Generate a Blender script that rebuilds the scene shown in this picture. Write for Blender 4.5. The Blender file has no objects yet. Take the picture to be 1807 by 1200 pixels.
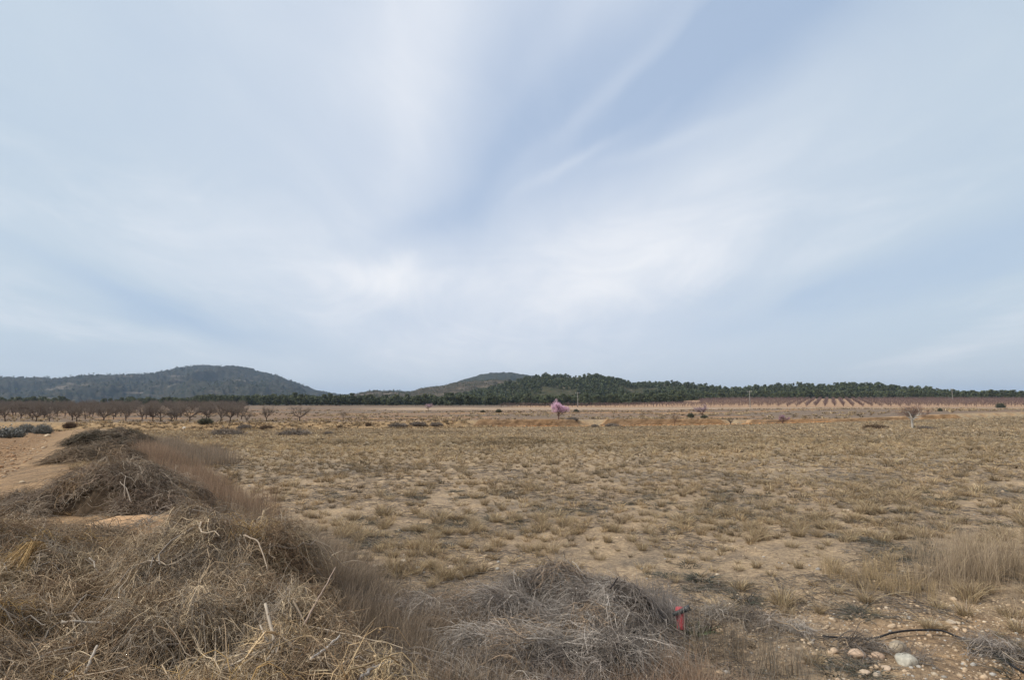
import bpy, math, random
import numpy as np
from mathutils import Vector, Matrix
R = math.radians
rng = np.random.default_rng(7)
random.seed(7)
SC = bpy.context.scene
COL = SC.collection

# ------------------------------------------------------------------ camera, sky, sun, exposure
F = 1000.0 / 1807.0
PITCH = math.atan(0.116)
CAMZ = 2.0
cam = bpy.data.cameras.new('camera'); cam.sensor_width = 36; cam.lens = 36 * F
cam.clip_start = 0.05; cam.clip_end = 20000
camo = bpy.data.objects.new('camera', cam); COL.objects.link(camo)
camo.location = (0, 0, CAMZ); camo.rotation_euler = (R(90) + PITCH, 0, 0)
SC.camera = camo
SC.view_settings.view_transform = 'Standard'; SC.view_settings.look = 'None'
SC.view_settings.gamma = 1; SC.view_settings.exposure = 0.12
SC.cycles.max_bounces = 6; SC.cycles.diffuse_bounces = 3; SC.cycles.volume_bounces = 0
SC.cycles.transparent_max_bounces = 8

SUN_EL, SUN_AZ = R(42), R(-105)          # azimuth measured from +Y towards +X
sdir = Vector((math.sin(SUN_AZ) * math.cos(SUN_EL), math.cos(SUN_AZ) * math.cos(SUN_EL), math.sin(SUN_EL)))
sl = bpy.data.lights.new('sun', 'SUN'); sl.energy = 3.2; sl.angle = R(5); sl.color = (1.0, 0.92, 0.80)
so = bpy.data.objects.new('sun', sl); COL.objects.link(so)
so.rotation_euler = sdir.to_track_quat('Z', 'Y').to_euler()

class N:
    """tiny helper for node trees"""
    def __init__(s, tree): s.t = tree; s.n = tree.nodes; s.l = tree.links
    def new(s, kind, **kw):
        n = s.n.new(kind)
        for k, v in kw.items(): setattr(n, k, v)
        return n
    def put(s, sock, v):
        if isinstance(v, bpy.types.NodeSocket): s.l.new(v, sock)
        elif v is not None: sock.default_value = v
    def math(s, op, a, b=None, c=None, clamp=False):
        n = s.new('ShaderNodeMath', operation=op, use_clamp=clamp)
        s.put(n.inputs[0], a); s.put(n.inputs[1], b)
        if c is not None: s.put(n.inputs[2], c)
        return n.outputs[0]
    def vdot(s, v, d):
        n = s.new('ShaderNodeVectorMath', operation='DOT_PRODUCT'); s.put(n.inputs[0], v); s.put(n.inputs[1], d)
        return n.outputs['Value']
    def noise(s, vec, scale, detail=4, rough=0.55, dist=0.0):
        n = s.new('ShaderNodeTexNoise'); s.put(n.inputs['Vector'], vec)
        n.inputs['Scale'].default_value = scale; n.inputs['Detail'].default_value = detail
        n.inputs['Roughness'].default_value = rough; n.inputs['Distortion'].default_value = dist
        return n.outputs['Fac']
    def mix(s, fac, a, b, mode='MIX'):
        n = s.new('ShaderNodeMix', data_type='RGBA', blend_type=mode); n.clamp_factor = True
        s.put(n.inputs[0], fac); s.put(n.inputs[6], a); s.put(n.inputs[7], b)
        return n.outputs[2]
    def step(s, v, lo, hi, a=0.0, b=1.0):
        n = s.new('ShaderNodeMapRange', interpolation_type='SMOOTHSTEP'); s.put(n.inputs[0], v)
        n.inputs[1].default_value = lo; n.inputs[2].default_value = hi
        n.inputs[3].default_value = a; n.inputs[4].default_value = b
        return n.outputs[0]

def pixdir(px, py):
    u = (px - 903.5) / 1000.0; v = (600 - py) / 1000.0
    return np.array([u, math.cos(PITCH) - v * math.sin(PITCH), math.sin(PITCH) + v * math.cos(PITCH)])

W = bpy.data.worlds.new('World'); SC.world = W; W.use_nodes = True
w = N(W.node_tree); w.n.clear()
geo = w.new('ShaderNodeTexCoord').outputs['Generated']
sky = w.new('ShaderNodeTexSky', sky_type='NISHITA'); sky.sun_disc = False
sky.sun_elevation = SUN_EL; sky.sun_rotation = SUN_AZ; sky.air_density = 1.0; sky.dust_density = 1.5
nish = w.mix(1.0, sky.outputs[0], (0.12, 0.12, 0.12, 1), 'MULTIPLY')
sep = w.new('ShaderNodeSeparateXYZ'); w.put(sep.inputs[0], geo)
dz = w.math('MAXIMUM', sep.outputs[2], 0.03)
s_ = w.math('DIVIDE', sep.outputs[0], w.math('ADD', dz, 0.17)); t_ = w.math('DIVIDE', sep.outputs[1], w.math('ADD', dz, 0.17))
cmb = w.new('ShaderNodeCombineXYZ'); w.put(cmb.inputs[0], w.math('MULTIPLY', s_, 1.1)); w.put(cmb.inputs[1], w.math('MULTIPLY', t_, 0.36))
n1 = w.noise(cmb.outputs[0], 1.1, 6, 0.5, 0.6)
cmb2 = w.new('ShaderNodeCombineXYZ'); w.put(cmb2.inputs[0], w.math('MULTIPLY', s_, 1.5)); w.put(cmb2.inputs[1], w.math('MULTIPLY', t_, 0.85)); cmb2.inputs[2].default_value = 4
n2 = w.noise(cmb2.outputs[0], 1.5, 9, 0.60, 1.2)
# domain-warped direction so that the large cloud fields have ragged edges
nv = w.new('ShaderNodeTexNoise'); w.put(nv.inputs['Vector'], cmb.outputs[0]); nv.inputs['Scale'].default_value = 1.5; nv.inputs['Detail'].default_value = 5
sub = w.new('ShaderNodeVectorMath', operation='MULTIPLY_ADD'); w.put(sub.inputs[0], nv.outputs['Color']); sub.inputs[1].default_value = (.16, .10, .16); w.put(sub.inputs[2], geo)
sh = w.new('ShaderNodeVectorMath', operation='SUBTRACT'); w.put(sh.inputs[0], sub.outputs[0]); sh.inputs[1].default_value = (.08, .05, .08)
wd = sh.outputs[0]
def blob(px, py, sx, sy, rot, amp):
    """soft elliptical patch of thinner (+) or thicker (-) cloud round one direction of the dome"""
    c = Vector(pixdir(px, py)).normalized()
    a = Vector((0, 0, 1)).cross(c).normalized() * -1; b = a.cross(c).normalized()
    if b.z < 0: b = -b
    ca, sa = math.cos(R(rot)), math.sin(R(rot))
    a2 = a * ca + b * sa; b2 = -a * sa + b * ca
    p = w.vdot(wd, tuple(a2 / sx)); q = w.vdot(wd, tuple(b2 / sy))
    e = w.math('EXPONENT', w.math('MULTIPLY', w.math('ADD', w.math('MULTIPLY', p, p), w.math('MULTIPLY', q, q)), -1.0))
    return w.math('MULTIPLY', w.math('MULTIPLY', e, w.step(w.vdot(wd, tuple(c)), 0, 0.3)), amp)
BL = [(1360, 20, .46, .13, 22, .64), (1120, 150, .32, .13, 34, .38), (880, 240, .26, .07, 60, .34), (880, 90, .16, .08, 60, .14),
      (980, 90, .22, .035, 48, -.20), (1120, 110, .2, .018, 42, -.16), (1060, 170, .2, .012, 38, -.12), (1010, 285, .09, .008, 30, -.26), (1190, 245, .12, .012, 8, -.18), (1290, 60, .2, .015, 35, -.12), (560, 60, .08, .16, 0, .12), (650, 260, .06, .09, 0, .10), (740, 395, .12, .03, 20, .26),
      (1060, 390, .34, .13, 22, -.30), (700, 465, .16, .06, 10, -.28), (740, 110, .10, .16, 20, -.10), (270, 530, .16, .02, -18, .34),
      (420, 580, .22, .025, -16, .22), (1720, 440, .26, .05, 12, .40), (1470, 490, .07, .025, 10, .22), (1230, 570, .20, .035, 8, .18),
      (60, 615, .16, .02, 0, .36), (1300, 640, .25, .03, 5, .15), (170, 130, .22, .2, 0, .10), (1700, 200, .3, .2, 0, .06), (330, 400, .2, .08, 0, -.10)]
acc = None
for b in BL:
    o = blob(*b); acc = o if acc is None else w.math('ADD', acc, o)
acc = w.math('ADD', acc, w.math('MULTIPLY', w.math('SUBTRACT', n1, 0.5), 0.42))
acc = w.math('ADD', acc, w.math('MULTIPLY', w.math('SUBTRACT', n2, 0.5), 0.34))
cover = w.math('SUBTRACT', 0.80, w.math('MULTIPLY', acc, 0.80), clamp=True)
cover = w.math('MAXIMUM', cover, 0.22)
# cloud colour: whiter where thick, cooler grey towards the rim of the sky
east = w.step(w.math('ABSOLUTE', sep.outputs[0]), 0.1, 0.75)
ccol = w.mix(east, (0.70, 0.75, 0.83, 1), (0.59, 0.68, 0.745, 1))
ccol = w.mix(w.step(cover, .72, 1.0), ccol, (0.84, 0.86, 0.90, 1))
blue = w.mix(0.72, nish, (0.37, 0.50, 0.71, 1))
scol = w.mix(cover, blue, ccol)
hor = w.step(sep.outputs[2], 0.0, 0.13)
scol = w.mix(w.math('MULTIPLY', w.math('SUBTRACT', 1.0, hor), .75), scol, (0.66, 0.72, 0.77, 1))
bg = w.new('ShaderNodeBackground'); w.put(bg.inputs[0], scol); bg.inputs[1].default_value = 1.0
out = w.new('ShaderNodeOutputWorld'); w.put(out.inputs[0], bg.outputs[0])
W.cycles.sampling_method = 'MANUAL'; W.cycles.sample_map_resolution = 256

# ------------------------------------------------------------------ helpers
def _perm(seed): return np.random.default_rng(seed).random((256, 256))
_NT = [_perm(i) for i in range(8)]
def vnoise(x, y, k=0):
    T = _NT[k % 8]
    xi = np.floor(x).astype(np.int64); yi = np.floor(y).astype(np.int64)
    fx = x - xi; fy = y - yi; fx = fx * fx * (3 - 2 * fx); fy = fy * fy * (3 - 2 * fy)
    a = T[xi & 255, yi & 255]; b = T[(xi + 1) & 255, yi & 255]; c = T[xi & 255, (yi + 1) & 255]; d = T[(xi + 1) & 255, (yi + 1) & 255]
    return (a * (1 - fx) + b * fx) * (1 - fy) + (c * (1 - fx) + d * fx) * fy
def fbm(x, y, octv=4, k=0, gain=.5):
    s = 0; a = 1; t = 0
    for i in range(octv):
        s = s + a * vnoise(x * 2 ** i + 13.7 * i, y * 2 ** i + 7.1 * i, k + i); t += a; a *= gain
    return s / t
def sm(x, a, b):
    t = np.clip((x - a) / (b - a), 0, 1); return t * t * (3 - 2 * t)

def tag(o, label=None, cat=None, group=None, kind=None):
    if label and len(label.split()) > 16: print('LONG', label)
    if label: o['label'] = label
    if cat: o['category'] = cat
    if group: o['group'] = group
    if kind: o['kind'] = kind
    return o
def mesh(name, V, Q, mats, cols=None, smooth=False):
    V = np.asarray(V, np.float32); Q = np.asarray(Q, np.int32)
    me = bpy.data.meshes.new(name)
    k = Q.shape[1]
    me.vertices.add(len(V)); me.vertices.foreach_set('co', V.ravel())
    me.loops.add(Q.size); me.loops.foreach_set('vertex_index', Q.ravel())
    me.polygons.add(len(Q)); me.polygons.foreach_set('loop_start', np.arange(0, Q.size, k, dtype=np.int32))
    try: me.polygons.foreach_set('loop_total', np.full(len(Q), k, np.int32))
    except Exception: pass
    if smooth: me.polygons.foreach_set('use_smooth', np.ones(len(Q), bool))
    me.update(calc_edges=True)
    if cols is not None:
        at = me.color_attributes.new('tint', 'FLOAT_COLOR', 'POINT')
        c = np.ones((len(V), 4), np.float32); c[:, :3] = cols
        at.data.foreach_set('color', c.ravel())
    me.materials.append(mats)
    return me
def obj(name, me, parent=None, loc=(0, 0, 0), rz=0):
    o = bpy.data.objects.new(name, me); COL.objects.link(o)
    o.location = loc; o.rotation_euler = (0, 0, rz)
    if parent: o.parent = parent
    return o
def empty(name, loc, rz=0, sc=1.0):
    o = bpy.data.objects.new(name, None); COL.objects.link(o); o.empty_display_size = .1
    o.location = loc; o.rotation_euler = (0, 0, rz); o.scale = (sc,) * 3
    return o
def copy_tree(root, kids, loc, rz, sc):
    r = root.copy(); COL.objects.link(r); r.location = loc; r.rotation_euler = (0, 0, rz); r.scale = sc if hasattr(sc, '__len__') else (sc,) * 3
    for ch in kids:
        c = ch.copy(); COL.objects.link(c); c.parent = r
    return r

def norm(a): return a / (np.linalg.norm(a, axis=-1, keepdims=True) + 1e-9)
def tubes(P, rad, cols, sides=3):
    """P (n,k,3) paths, rad (n,k), cols (n,3) -> verts, quads, colours"""
    n, k, _ = P.shape
    T = np.empty_like(P); T[:, 1:-1] = P[:, 2:] - P[:, :-2]; T[:, 0] = P[:, 1] - P[:, 0]; T[:, -1] = P[:, -1] - P[:, -2]
    T = norm(T); ref = norm(rng.normal(size=(n, 1, 3))); A = norm(np.cross(T, ref)); B = np.cross(T, A)
    ang = np.arange(sides) * 2 * math.pi / sides
    V = P[:, :, None] + rad[:, :, None, None] * (A[:, :, None] * np.cos(ang)[None, None, :, None] + B[:, :, None] * np.sin(ang)[None, None, :, None])
    idx = np.arange(n * k * sides).reshape(n, k, sides)
    a = idx[:, :-1]; b = np.roll(idx, -1, 2)[:, :-1]; c = np.roll(idx, -1, 2)[:, 1:]; d = idx[:, 1:]
    Q = np.stack([a, b, c, d], -1).reshape(-1, 4)
    C = np.repeat(cols, k * sides, 0) if cols.ndim == 2 else np.repeat(cols.reshape(-1, 3), sides, 0)
    return V.reshape(-1, 3), Q, C
def ribbons(P, wid, cols, side=None):
    n, k, _ = P.shape
    T = norm(P[:, -1] - P[:, 0])
    if side is None: side = norm(np.cross(T, norm(rng.normal(size=(n, 3)))))
    o = side[:, None] * wid[:, :, None] * .5
    V = np.stack([P - o, P + o], 2); idx = np.arange(n * k * 2).reshape(n, k, 2)
    Q = np.stack([idx[:, :-1, 0], idx[:, :-1, 1], idx[:, 1:, 1], idx[:, 1:, 0]], -1).reshape(-1, 4)
    C = np.repeat(cols, k * 2, 0) if cols.ndim == 2 else np.repeat(cols.reshape(-1, 3), 2, 0)
    return V.reshape(-1, 3), Q, C
def join(parts):
    V, Q, C, o = [], [], [], 0
    for v, q, c in parts:
        V.append(v); Q.append(q + o); C.append(c); o += len(v)
    return np.concatenate(V), np.concatenate(Q), np.concatenate(C)
def colmix(n, pal, wts, jit=.18):
    pal = np.array(pal); i = rng.choice(len(pal), n, p=np.array(wts) / sum(wts))
    return pal[i] * (1 + rng.normal(size=(n, 1)) * jit).clip(.4, 1.8)

def mat(name, rough=.9, spec=.15, noise=0.0, nscale=20, trans=0.0, bump=0):
    m = bpy.data.materials.new(name); m.use_nodes = True; t = N(m.node_tree); t.n.clear()
    p = t.new('ShaderNodeBsdfPrincipled'); p.inputs['Roughness'].default_value = rough; p.inputs['Specular IOR Level'].default_value = spec
    at = t.new('ShaderNodeAttribute', attribute_name='tint'); c = at.outputs['Color']
    if noise:
        tc = t.new('ShaderNodeTexCoord').outputs['Object']; nz = t.noise(tc, nscale, 5, .65)
        c = t.mix(1.0, c, t.mix(t.step(nz, .3, .7), (1 - noise,) * 3 + (1,), (1 + noise,) * 3 + (1,)), 'MULTIPLY')
        if bump:
            b = t.new('ShaderNodeBump'); b.inputs['Strength'].default_value = bump; b.inputs['Distance'].default_value = .01
            t.put(b.inputs['Height'], nz); t.put(p.inputs['Normal'], b.outputs[0])
    t.put(p.inputs['Base Color'], c)
    o = t.new('ShaderNodeOutputMaterial')
    if trans:
        tr = t.new('ShaderNodeBsdfTranslucent'); t.put(tr.inputs[0], c); mx = t.new('ShaderNodeMixShader'); mx.inputs[0].default_value = trans
        t.put(mx.inputs[1], p.outputs[0]); t.put(mx.inputs[2], tr.outputs[0]); t.put(o.inputs[0], mx.outputs[0])
    else: t.put(o.inputs[0], p.outputs[0])
    return m
M_TWIG = mat('dry_twig', .85, .2)
M_GRASS = mat('dry_grass', .8, .2, trans=.2)
M_BARK = mat('bark', .9, .15, .25, 30)
M_LEAF = mat('needles', .7, .25, .2, 3, trans=.12)
M_PETAL = mat('petals', .7, .2, trans=.3)
M_STONE = mat('stone', .9, .2, .22, 25, bump=.5)
M_EARTH = mat('earth', .95, .05, .3, 12, bump=.7)

# ------------------------------------------------------------------ terrain height
def foot(Y): return 3.3 - .735 * Y
def bank(X, Y):
    d = (foot(Y) - X) * .806
    d = d + (fbm(X * .35, Y * .35, 3, 2) - .5) * .8
    fade = 1 - sm(Y, 55, 76)
    top = .5 * sm(d, -.1, 1.7) - (.5 - .26) * sm(d, 3.2, 5.2)
    return top * np.where(Y > 20, fade, 1)
def zfield(X, Y):
    yy = np.clip(Y, 0, 90)
    z = -.9 * (yy / 80) ** 1.4 + .000375 * np.maximum(X, 0) ** 2 * np.clip(1.2 - np.maximum(Y - 90, 0) / 200, 0, 1) / 1.2 * 1.0
    z = z - .012 * np.clip(-X, 0, 60) * (yy / 80) ** 2
    return z
YS = np.array([80, 100, 101.5, 130, 131.5, 170, 260, 350, 500, 6000.])
ZS = np.array([0.0, -.08, .10, .18, .42, .70, 1.35, 2.0, 2.5, 2.5])
def wall_y(X): return 79.5 + 1.2 * np.sin(X * .05) + np.clip(-X - 5, 0, 40) * -.02
def zfar(X, Y):
    z = np.interp(Y, YS, ZS)
    z = z - .32 * (1 - sm(X, -30, -2)) * (1 - sm(Y, 95, 170))
    z = z + 1.15 * sm(X, 40, 76) * (1 - sm(Y, 80, 220)) * 1.0
    u = X / np.maximum(Y, 1)
    z = z + np.clip(Y - 235, 0, 180) * .027 * sm(u, .10, .42)
    return z
def H(X, Y):
    X = np.asarray(X, float); Y = np.asarray(Y, float)
    wy = wall_y(X)
    zf = zfield(X, Y) + bank(X, Y)
    # near lumps
    r = np.hypot(X, Y)
    zf = zf + (fbm(X * .5, Y * .5, 3, 1) - .5) * .10 * np.clip(Y / 4, 0, 1) + (fbm(X * 3, Y * 3, 3, 3) - .5) * .05 * (1 - sm(r, 25, 60))
    # clods of the ploughed field at left
    lf = sm((foot(Y) - X) * .806, 4.2, 6) * (1 - sm(r, 40, 70))
    zf = zf + lf * ((fbm(X * 5, Y * 5, 3, 5) - .5) * .16 + (fbm(X * 1.3, Y * 1.3, 2, 2) - .5) * .12)
    # slope of bank at left of x=-3, wall at right
    wdt = np.where(X < -3, 5.5 * sm(-X, 3, 14) + .35, .35)
    k = sm(Y, wy - wdt, wy)
    zz = zf * (1 - k) + zfar(X, np.maximum(Y, 80)) * k
    zz = zz + (fbm(X * .15, Y * .15, 3, 4) - .5) * .35 * sm(Y, 78, 90) * (1 - sm(Y, 300, 500)) + (fbm(X * .9, Y * .9, 3, 6) - .5) * .25 * np.exp(-((Y - wy + 2) / 4) ** 2) * (X < 0)
    return zz
def Hs(x, y): return float(H(np.array([x]), np.array([y]))[0])
def hit(px, py):
    """ground point seen at a pixel of the 1807x1200 photograph"""
    d = pixdir(px, py); t = 1.0
    while t < 900:
        if CAMZ + d[2] * t <= Hs(d[0] * t, d[1] * t): break
        t *= 1.004
    return d[0] * t, d[1] * t
def at(px, py, Y):
    d = pixdir(px, py); t = Y / d[1]; return np.array([d[0] * t, Y, CAMZ + d[2] * t])

# ------------------------------------------------------------------ ground sheet (polar rings so that near ground is fine)
NR, NTH = 820, 900
rr = np.concatenate([[0.2], np.geomspace(0.8, 6500, NR - 1)])
th = np.concatenate([np.linspace(-54, 54, NTH - 120), np.linspace(54, 306, 121)[1:]])
th = np.radians(th)
RR, TH = np.meshgrid(rr, th, indexing='ij')
GX = RR * np.sin(TH); GY = RR * np.cos(TH)
# rings bunch at the terrace wall poorly: snap extra detail by warping is not needed
GZ = H(GX, GY)
idx = np.arange(NR * NTH).reshape(NR, NTH)
nx = np.roll(idx, -1, 1)
GQ = np.stack([idx[:-1], idx[1:], nx[1:], nx[:-1]], -1).reshape(-1, 4)
def ground_color(X, Y):
    r = np.hypot(X, Y); n = X.shape
    c = np.zeros(n + (3,)); 
    def lay(m, col): 
        nonlocal c; m = m[..., None]; c = c * (1 - m) + np.array(col) * m
    lay(np.ones(n), (.43, .325, .22))
    p = fbm(X * .35, Y * .35, 4, 2)
    lay(sm(p, .44, .60) * .7, (.28, .23, .175))                     # litter-grey ground
    lay(sm(fbm(X * .9 + 5, Y * .9, 3, 5), .55, .7) * .6, (.45, .34, .235))
    lay(sm(Y, 12, 40) * .75, (.30, .24, .155))                      # field far, dry sward
    d = (foot(Y) - X) * .806
    lay(sm(d, 0, 1.5) * (1 - sm(Y, 60, 78)) * .8, (.36, .235, .135))
    lay(sm(d, 4.0, 5.5) * (1 - sm(Y, 66, 78)), (.31, .195, .11))    # ploughed field
    lay(sm(d, .1, .6) * (1 - sm(d, 1.6, 2.4)) * sm(Y, 15, 20) * (1 - sm(Y, 60, 75)), (.50, .37, .25))
    lay(sm(X - 2.2, 0, 1.5) * (1 - sm(Y, 5.2, 6.5)) * .6, (.34, .215, .12))
    wy = wall_y(X)
    wl = sm(Y, wy - .7, wy - .2) * (1 - sm(Y, wy, wy + .3))
    lay(wl * sm(X, -6, -1), (.38, .25, .14))
    bl = sm(Y, wy - 6, wy - 4) * (1 - sm(Y, wy, wy + 2)) * (1 - sm(X, -8, -2))
    lay(bl * .85, (.40, .27, .145))
    bt = np.exp(-((Y - wy - 1.0) / .9) ** 2)
    lay(bt * .6, (.46, .34, .22))
    far = sm(Y, wy + 1, wy + 4)
    lay(far * .9, (.205, .155, .120))
    q = fbm(X * .03, Y * .09, 4, 3)
    lay(far * sm(q, .5, .62) * .6, (.30, .19, .12))
    for y0, col, wd in ((101, (.42, .24, .12), 1.2), (131, (.42, .25, .13), 1.5), (108, (.17, .13, .10), 3), (140, (.20, .15, .11), 4)):
        lay(np.exp(-((Y - y0) / wd) ** 2) * .8 * sm(fbm(X * .06, Y * .02, 3, 6), .35, .55), col)
    ps = sm(Y, 168, 178) * (1 - sm(Y, 225, 245))
    ps = ps * sm(X / np.maximum(Y, 1), -.30, -.18)
    lay(ps * .8, (.47, .35, .25))
    ok = sm(Y, 235, 245) * sm(X / np.maximum(Y, 1), -.02, .03)
    lay(ok * .9, (.46, .30, .19))
    lay(sm(Y, 420, 460), (.12, .11, .07))
    return c
GC = ground_color(GX, GY)
def ground_mat():
    m = bpy.data.materials.new('dry_soil'); m.use_nodes = True; t = N(m.node_tree); t.n.clear()
    c = t.new('ShaderNodeAttribute', attribute_name='tint').outputs['Color']
    tc = t.new('ShaderNodeTexCoord').outputs['Object']
    a = t.noise(tc, 1.7, 8, .7); b = t.noise(tc, 14, 6, .75); f = t.noise(tc, 70, 4, .7)
    c = t.mix(1, c, t.mix(t.step(a, .32, .68), (.72, .74, .78, 1), (1.25, 1.22, 1.15, 1)), 'MULTIPLY')
    c = t.mix(1, c, t.mix(t.step(b, .30, .70), (.62, .62, .64, 1), (1.3, 1.3, 1.28, 1)), 'MULTIPLY')
    lit = t.step(t.noise(tc, 26, 8, .85, .5), .50, .58)                 # flecks of dead plant litter
    lit = t.math('MULTIPLY', lit, t.step(t.noise(tc, 1.3, 5, .7), .38, .55))
    c = t.mix(t.math('MULTIPLY', lit, .75), c, (.095, .078, .062, 1))
    peb = t.new('ShaderNodeTexVoronoi'); t.put(peb.inputs['Vector'], tc); peb.inputs['Scale'].default_value = 26
    pm = t.math('MULTIPLY', t.step(peb.outputs['Distance'], .30, .16), t.step(t.noise(tc, 3.0, 3, .6), .48, .6))
    c = t.mix(t.math('MULTIPLY', pm, .55), c, (.50, .41, .30, 1))
    p = t.new('ShaderNodeBsdfPrincipled'); p.inputs['Roughness'].default_value = .95; p.inputs['Specular IOR Level'].default_value = .08
    t.put(p.inputs['Base Color'], c)
    h = t.math('ADD', t.math('MULTIPLY', b, 1.0), t.math('MULTIPLY', f, .35)); h = t.math('ADD', h, t.math('MULTIPLY', pm, .2))
    bp = t.new('ShaderNodeBump'); bp.inputs['Strength'].default_value = .9; bp.inputs['Distance'].default_value = .05
    t.put(bp.inputs['Height'], h); t.put(p.inputs['Normal'], bp.outputs[0])
    o = t.new('ShaderNodeOutputMaterial'); t.put(o.inputs[0], p.outputs[0]); return m
gr = obj('ground', mesh('ground', np.stack([GX, GY, GZ], -1).reshape(-1, 3), GQ, ground_mat(), GC.reshape(-1, 3), True))
tag(gr, kind='structure')

def wall(name, x0, x1, label):
    n = int((x1 - x0) / .12); xs = np.linspace(x0, x1, n); k = 12; wy = wall_y(xs)
    zb = H(xs, wy - 1.7) - .25; zt = H(xs, wy + 1.6) + .03 + (fbm(xs * .9, xs * 0 + 3, 3, 2) - .5) * .10 + .10
    e = np.minimum(sm(xs, x0, x0 + 1.2), 1 - sm(xs, x1 - 1.2, x1)); zt = zb + (zt - zb) * (.35 + .65 * e)
    T_ = np.linspace(0, 1, k); Z = zb[:, None] + (zt - zb)[:, None] * T_[None]
    Y = (wy - 1.15)[:, None] + .12 * T_[None] + (fbm(xs[:, None] * 3.2, Z * 5, 3, 4) - .5) * .13
    X = np.repeat(xs[:, None], k, 1); X = np.concatenate([X, X[:, -1:]], 1); Y = np.concatenate([Y, (wy + 1.2)[:, None]], 1); Z = np.concatenate([Z, Z[:, -1:] - .05], 1); k += 1
    q = fbm(X * 1.6, Z * 4, 3, 5)[..., None]; q2 = fbm(X * .25, Z * .5, 2, 1)[..., None]
    C = np.array([.36, .225, .12]) * (1 - q2) + np.array([.33, .235, .15]) * q2; C = C * (.5 + .95 * q)
    idx = np.arange(n * k).reshape(n, k); Q = np.stack([idx[:-1, :-1], idx[1:, :-1], idx[1:, 1:], idx[:-1, 1:]], -1).reshape(-1, 4)
    tag(obj(name, mesh(name, np.stack([X, Y, Z], -1).reshape(-1, 3), Q, M_EARTH, C.reshape(-1, 3), True)), label, 'wall')
wall('terrace_wall', -5.5, 9.6, 'orange earth and stone terrace wall left of the gap below the pink tree')
wall('terrace_wall', 12.2, 30.0, 'long orange terrace wall between the gap and the stubby dark tree')
wall('terrace_wall', 32.5, 62.0, 'orange terrace wall right of the stubby dark tree, tapering to the right')

# ------------------------------------------------------------------ hills
def hill_mat(name, green, scrub, rock, rk, sc, strata=0):
    m = bpy.data.materials.new(name); m.use_nodes = True; t = N(m.node_tree); t.n.clear()
    tc = t.new('ShaderNodeTexCoord').outputs['Object']
    mp = t.new('ShaderNodeMapping'); t.put(mp.inputs[0], tc); mp.inputs['Scale'].default_value = (1, 1, 3.0)
    a = t.noise(mp.outputs[0], 1 / sc, 8, .7); b = t.noise(tc, 6 / sc, 5, .7)
    c = t.mix(t.step(b, .35, .62), green + (1,), scrub + (1,))
    rm = t.step(a, rk, rk + .08)
    if strata:
        mp2 = t.new('ShaderNodeMapping'); t.put(mp2.inputs[0], tc); mp2.inputs['Scale'].default_value = (.12, .12, 1.6); mp2.inputs['Rotation'].default_value = (0, R(8), 0)
        st = t.noise(mp2.outputs[0], 4 / sc, 5, .6); rm = t.math('MAXIMUM', t.math('MULTIPLY', rm, .6), t.math('MULTIPLY', t.step(st, .56, .64), t.step(a, rk - .12, rk + .02)))
    c = t.mix(rm, c, rock + (1,))
    p = t.new('ShaderNodeBsdfPrincipled'); p.inputs['Roughness'].default_value = .95; p.inputs['Specular IOR Level'].default_value = .05
    t.put(p.inputs['Base Color'], c)
    bp = t.new('ShaderNodeBump'); bp.inputs['Strength'].default_value = .8; bp.inputs['Distance'].default_value = sc * .05
    t.put(bp.inputs['Height'], b); t.put(p.inputs['Normal'], bp.outputs[0])
    o = t.new('ShaderNodeOutputMaterial'); t.put(o.inputs[0], p.outputs[0]); return m
class Hill:
    def __init__(s, name, sil, crest, near, deep, rough, m, nu=260, ny=90, base=1.5):
        s.px = np.array([a for a, _ in sil]); s.py = np.array([b for _, b in sil]); s.crest = crest; s.near = near; s.deep = deep
        s.rough = rough; s.base = base
        us = np.linspace((s.px[0] - 903.5) / 1000, (s.px[-1] - 903.5) / 1000, nu)
        tt = np.linspace(-1, 1, ny)
        U, T = np.meshgrid(us, tt, indexing='ij')
        D = s.dist(U); Y = np.where(T < 0, D + T * (D - s.near), D + T * s.deep)
        X = U * Y; Z = s.h(X, Y)
        V = np.stack([X, Y, Z], -1).reshape(-1, 3); idx = np.arange(nu * ny).reshape(nu, ny)
        Q = np.stack([idx[:-1, :-1], idx[1:, :-1], idx[1:, 1:], idx[:-1, 1:]], -1).reshape(-1, 4)
        s.o = tag(obj(name, mesh(name, V, Q, m, None, True)), kind='structure')
    def dist(s, U):
        return np.interp(U * 1000 + 903.5, s.crest[0], s.crest[1])
    def h(s, X, Y):
        U = X / Y; D = s.dist(U); e = np.interp(U * 1000 + 903.5, s.px, s.py)
        zc = CAMZ + (716 - e) / 1000 * D
        t = np.where(Y < D, (D - Y) / (D - s.near), (Y - D) / s.deep)
        t = np.clip(t, 0, 1); f = 1 - sm(t, 0, 1) * .55 - .45 * t
        gul = (np.abs(fbm(X / s.rough[0], Y / s.rough[0] * .5, 5, 1) - .5) * 2)
        z = s.base - 3 + (zc - s.base + 3) * f
        return z - s.rough[1] * gul * np.clip(t * 3, .20, 1) * np.clip((1 - t) * 3, 0, 1) + s.rough[1] * .2 * (fbm(X / 9, Y / 9, 2, 4) - .5)
mL = hill_mat('mountain_maquis', (.030, .036, .024), (.062, .056, .038), (.20, .165, .13), .60, 130, 1)
mM = hill_mat('scrub_hill', (.05, .048, .034), (.095, .078, .058), (.24, .19, .145), .54, 34, 1)
mF = hill_mat('pine_hill', (.045, .052, .028), (.085, .075, .045), (.26, .20, .14), .60, 40)
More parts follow.
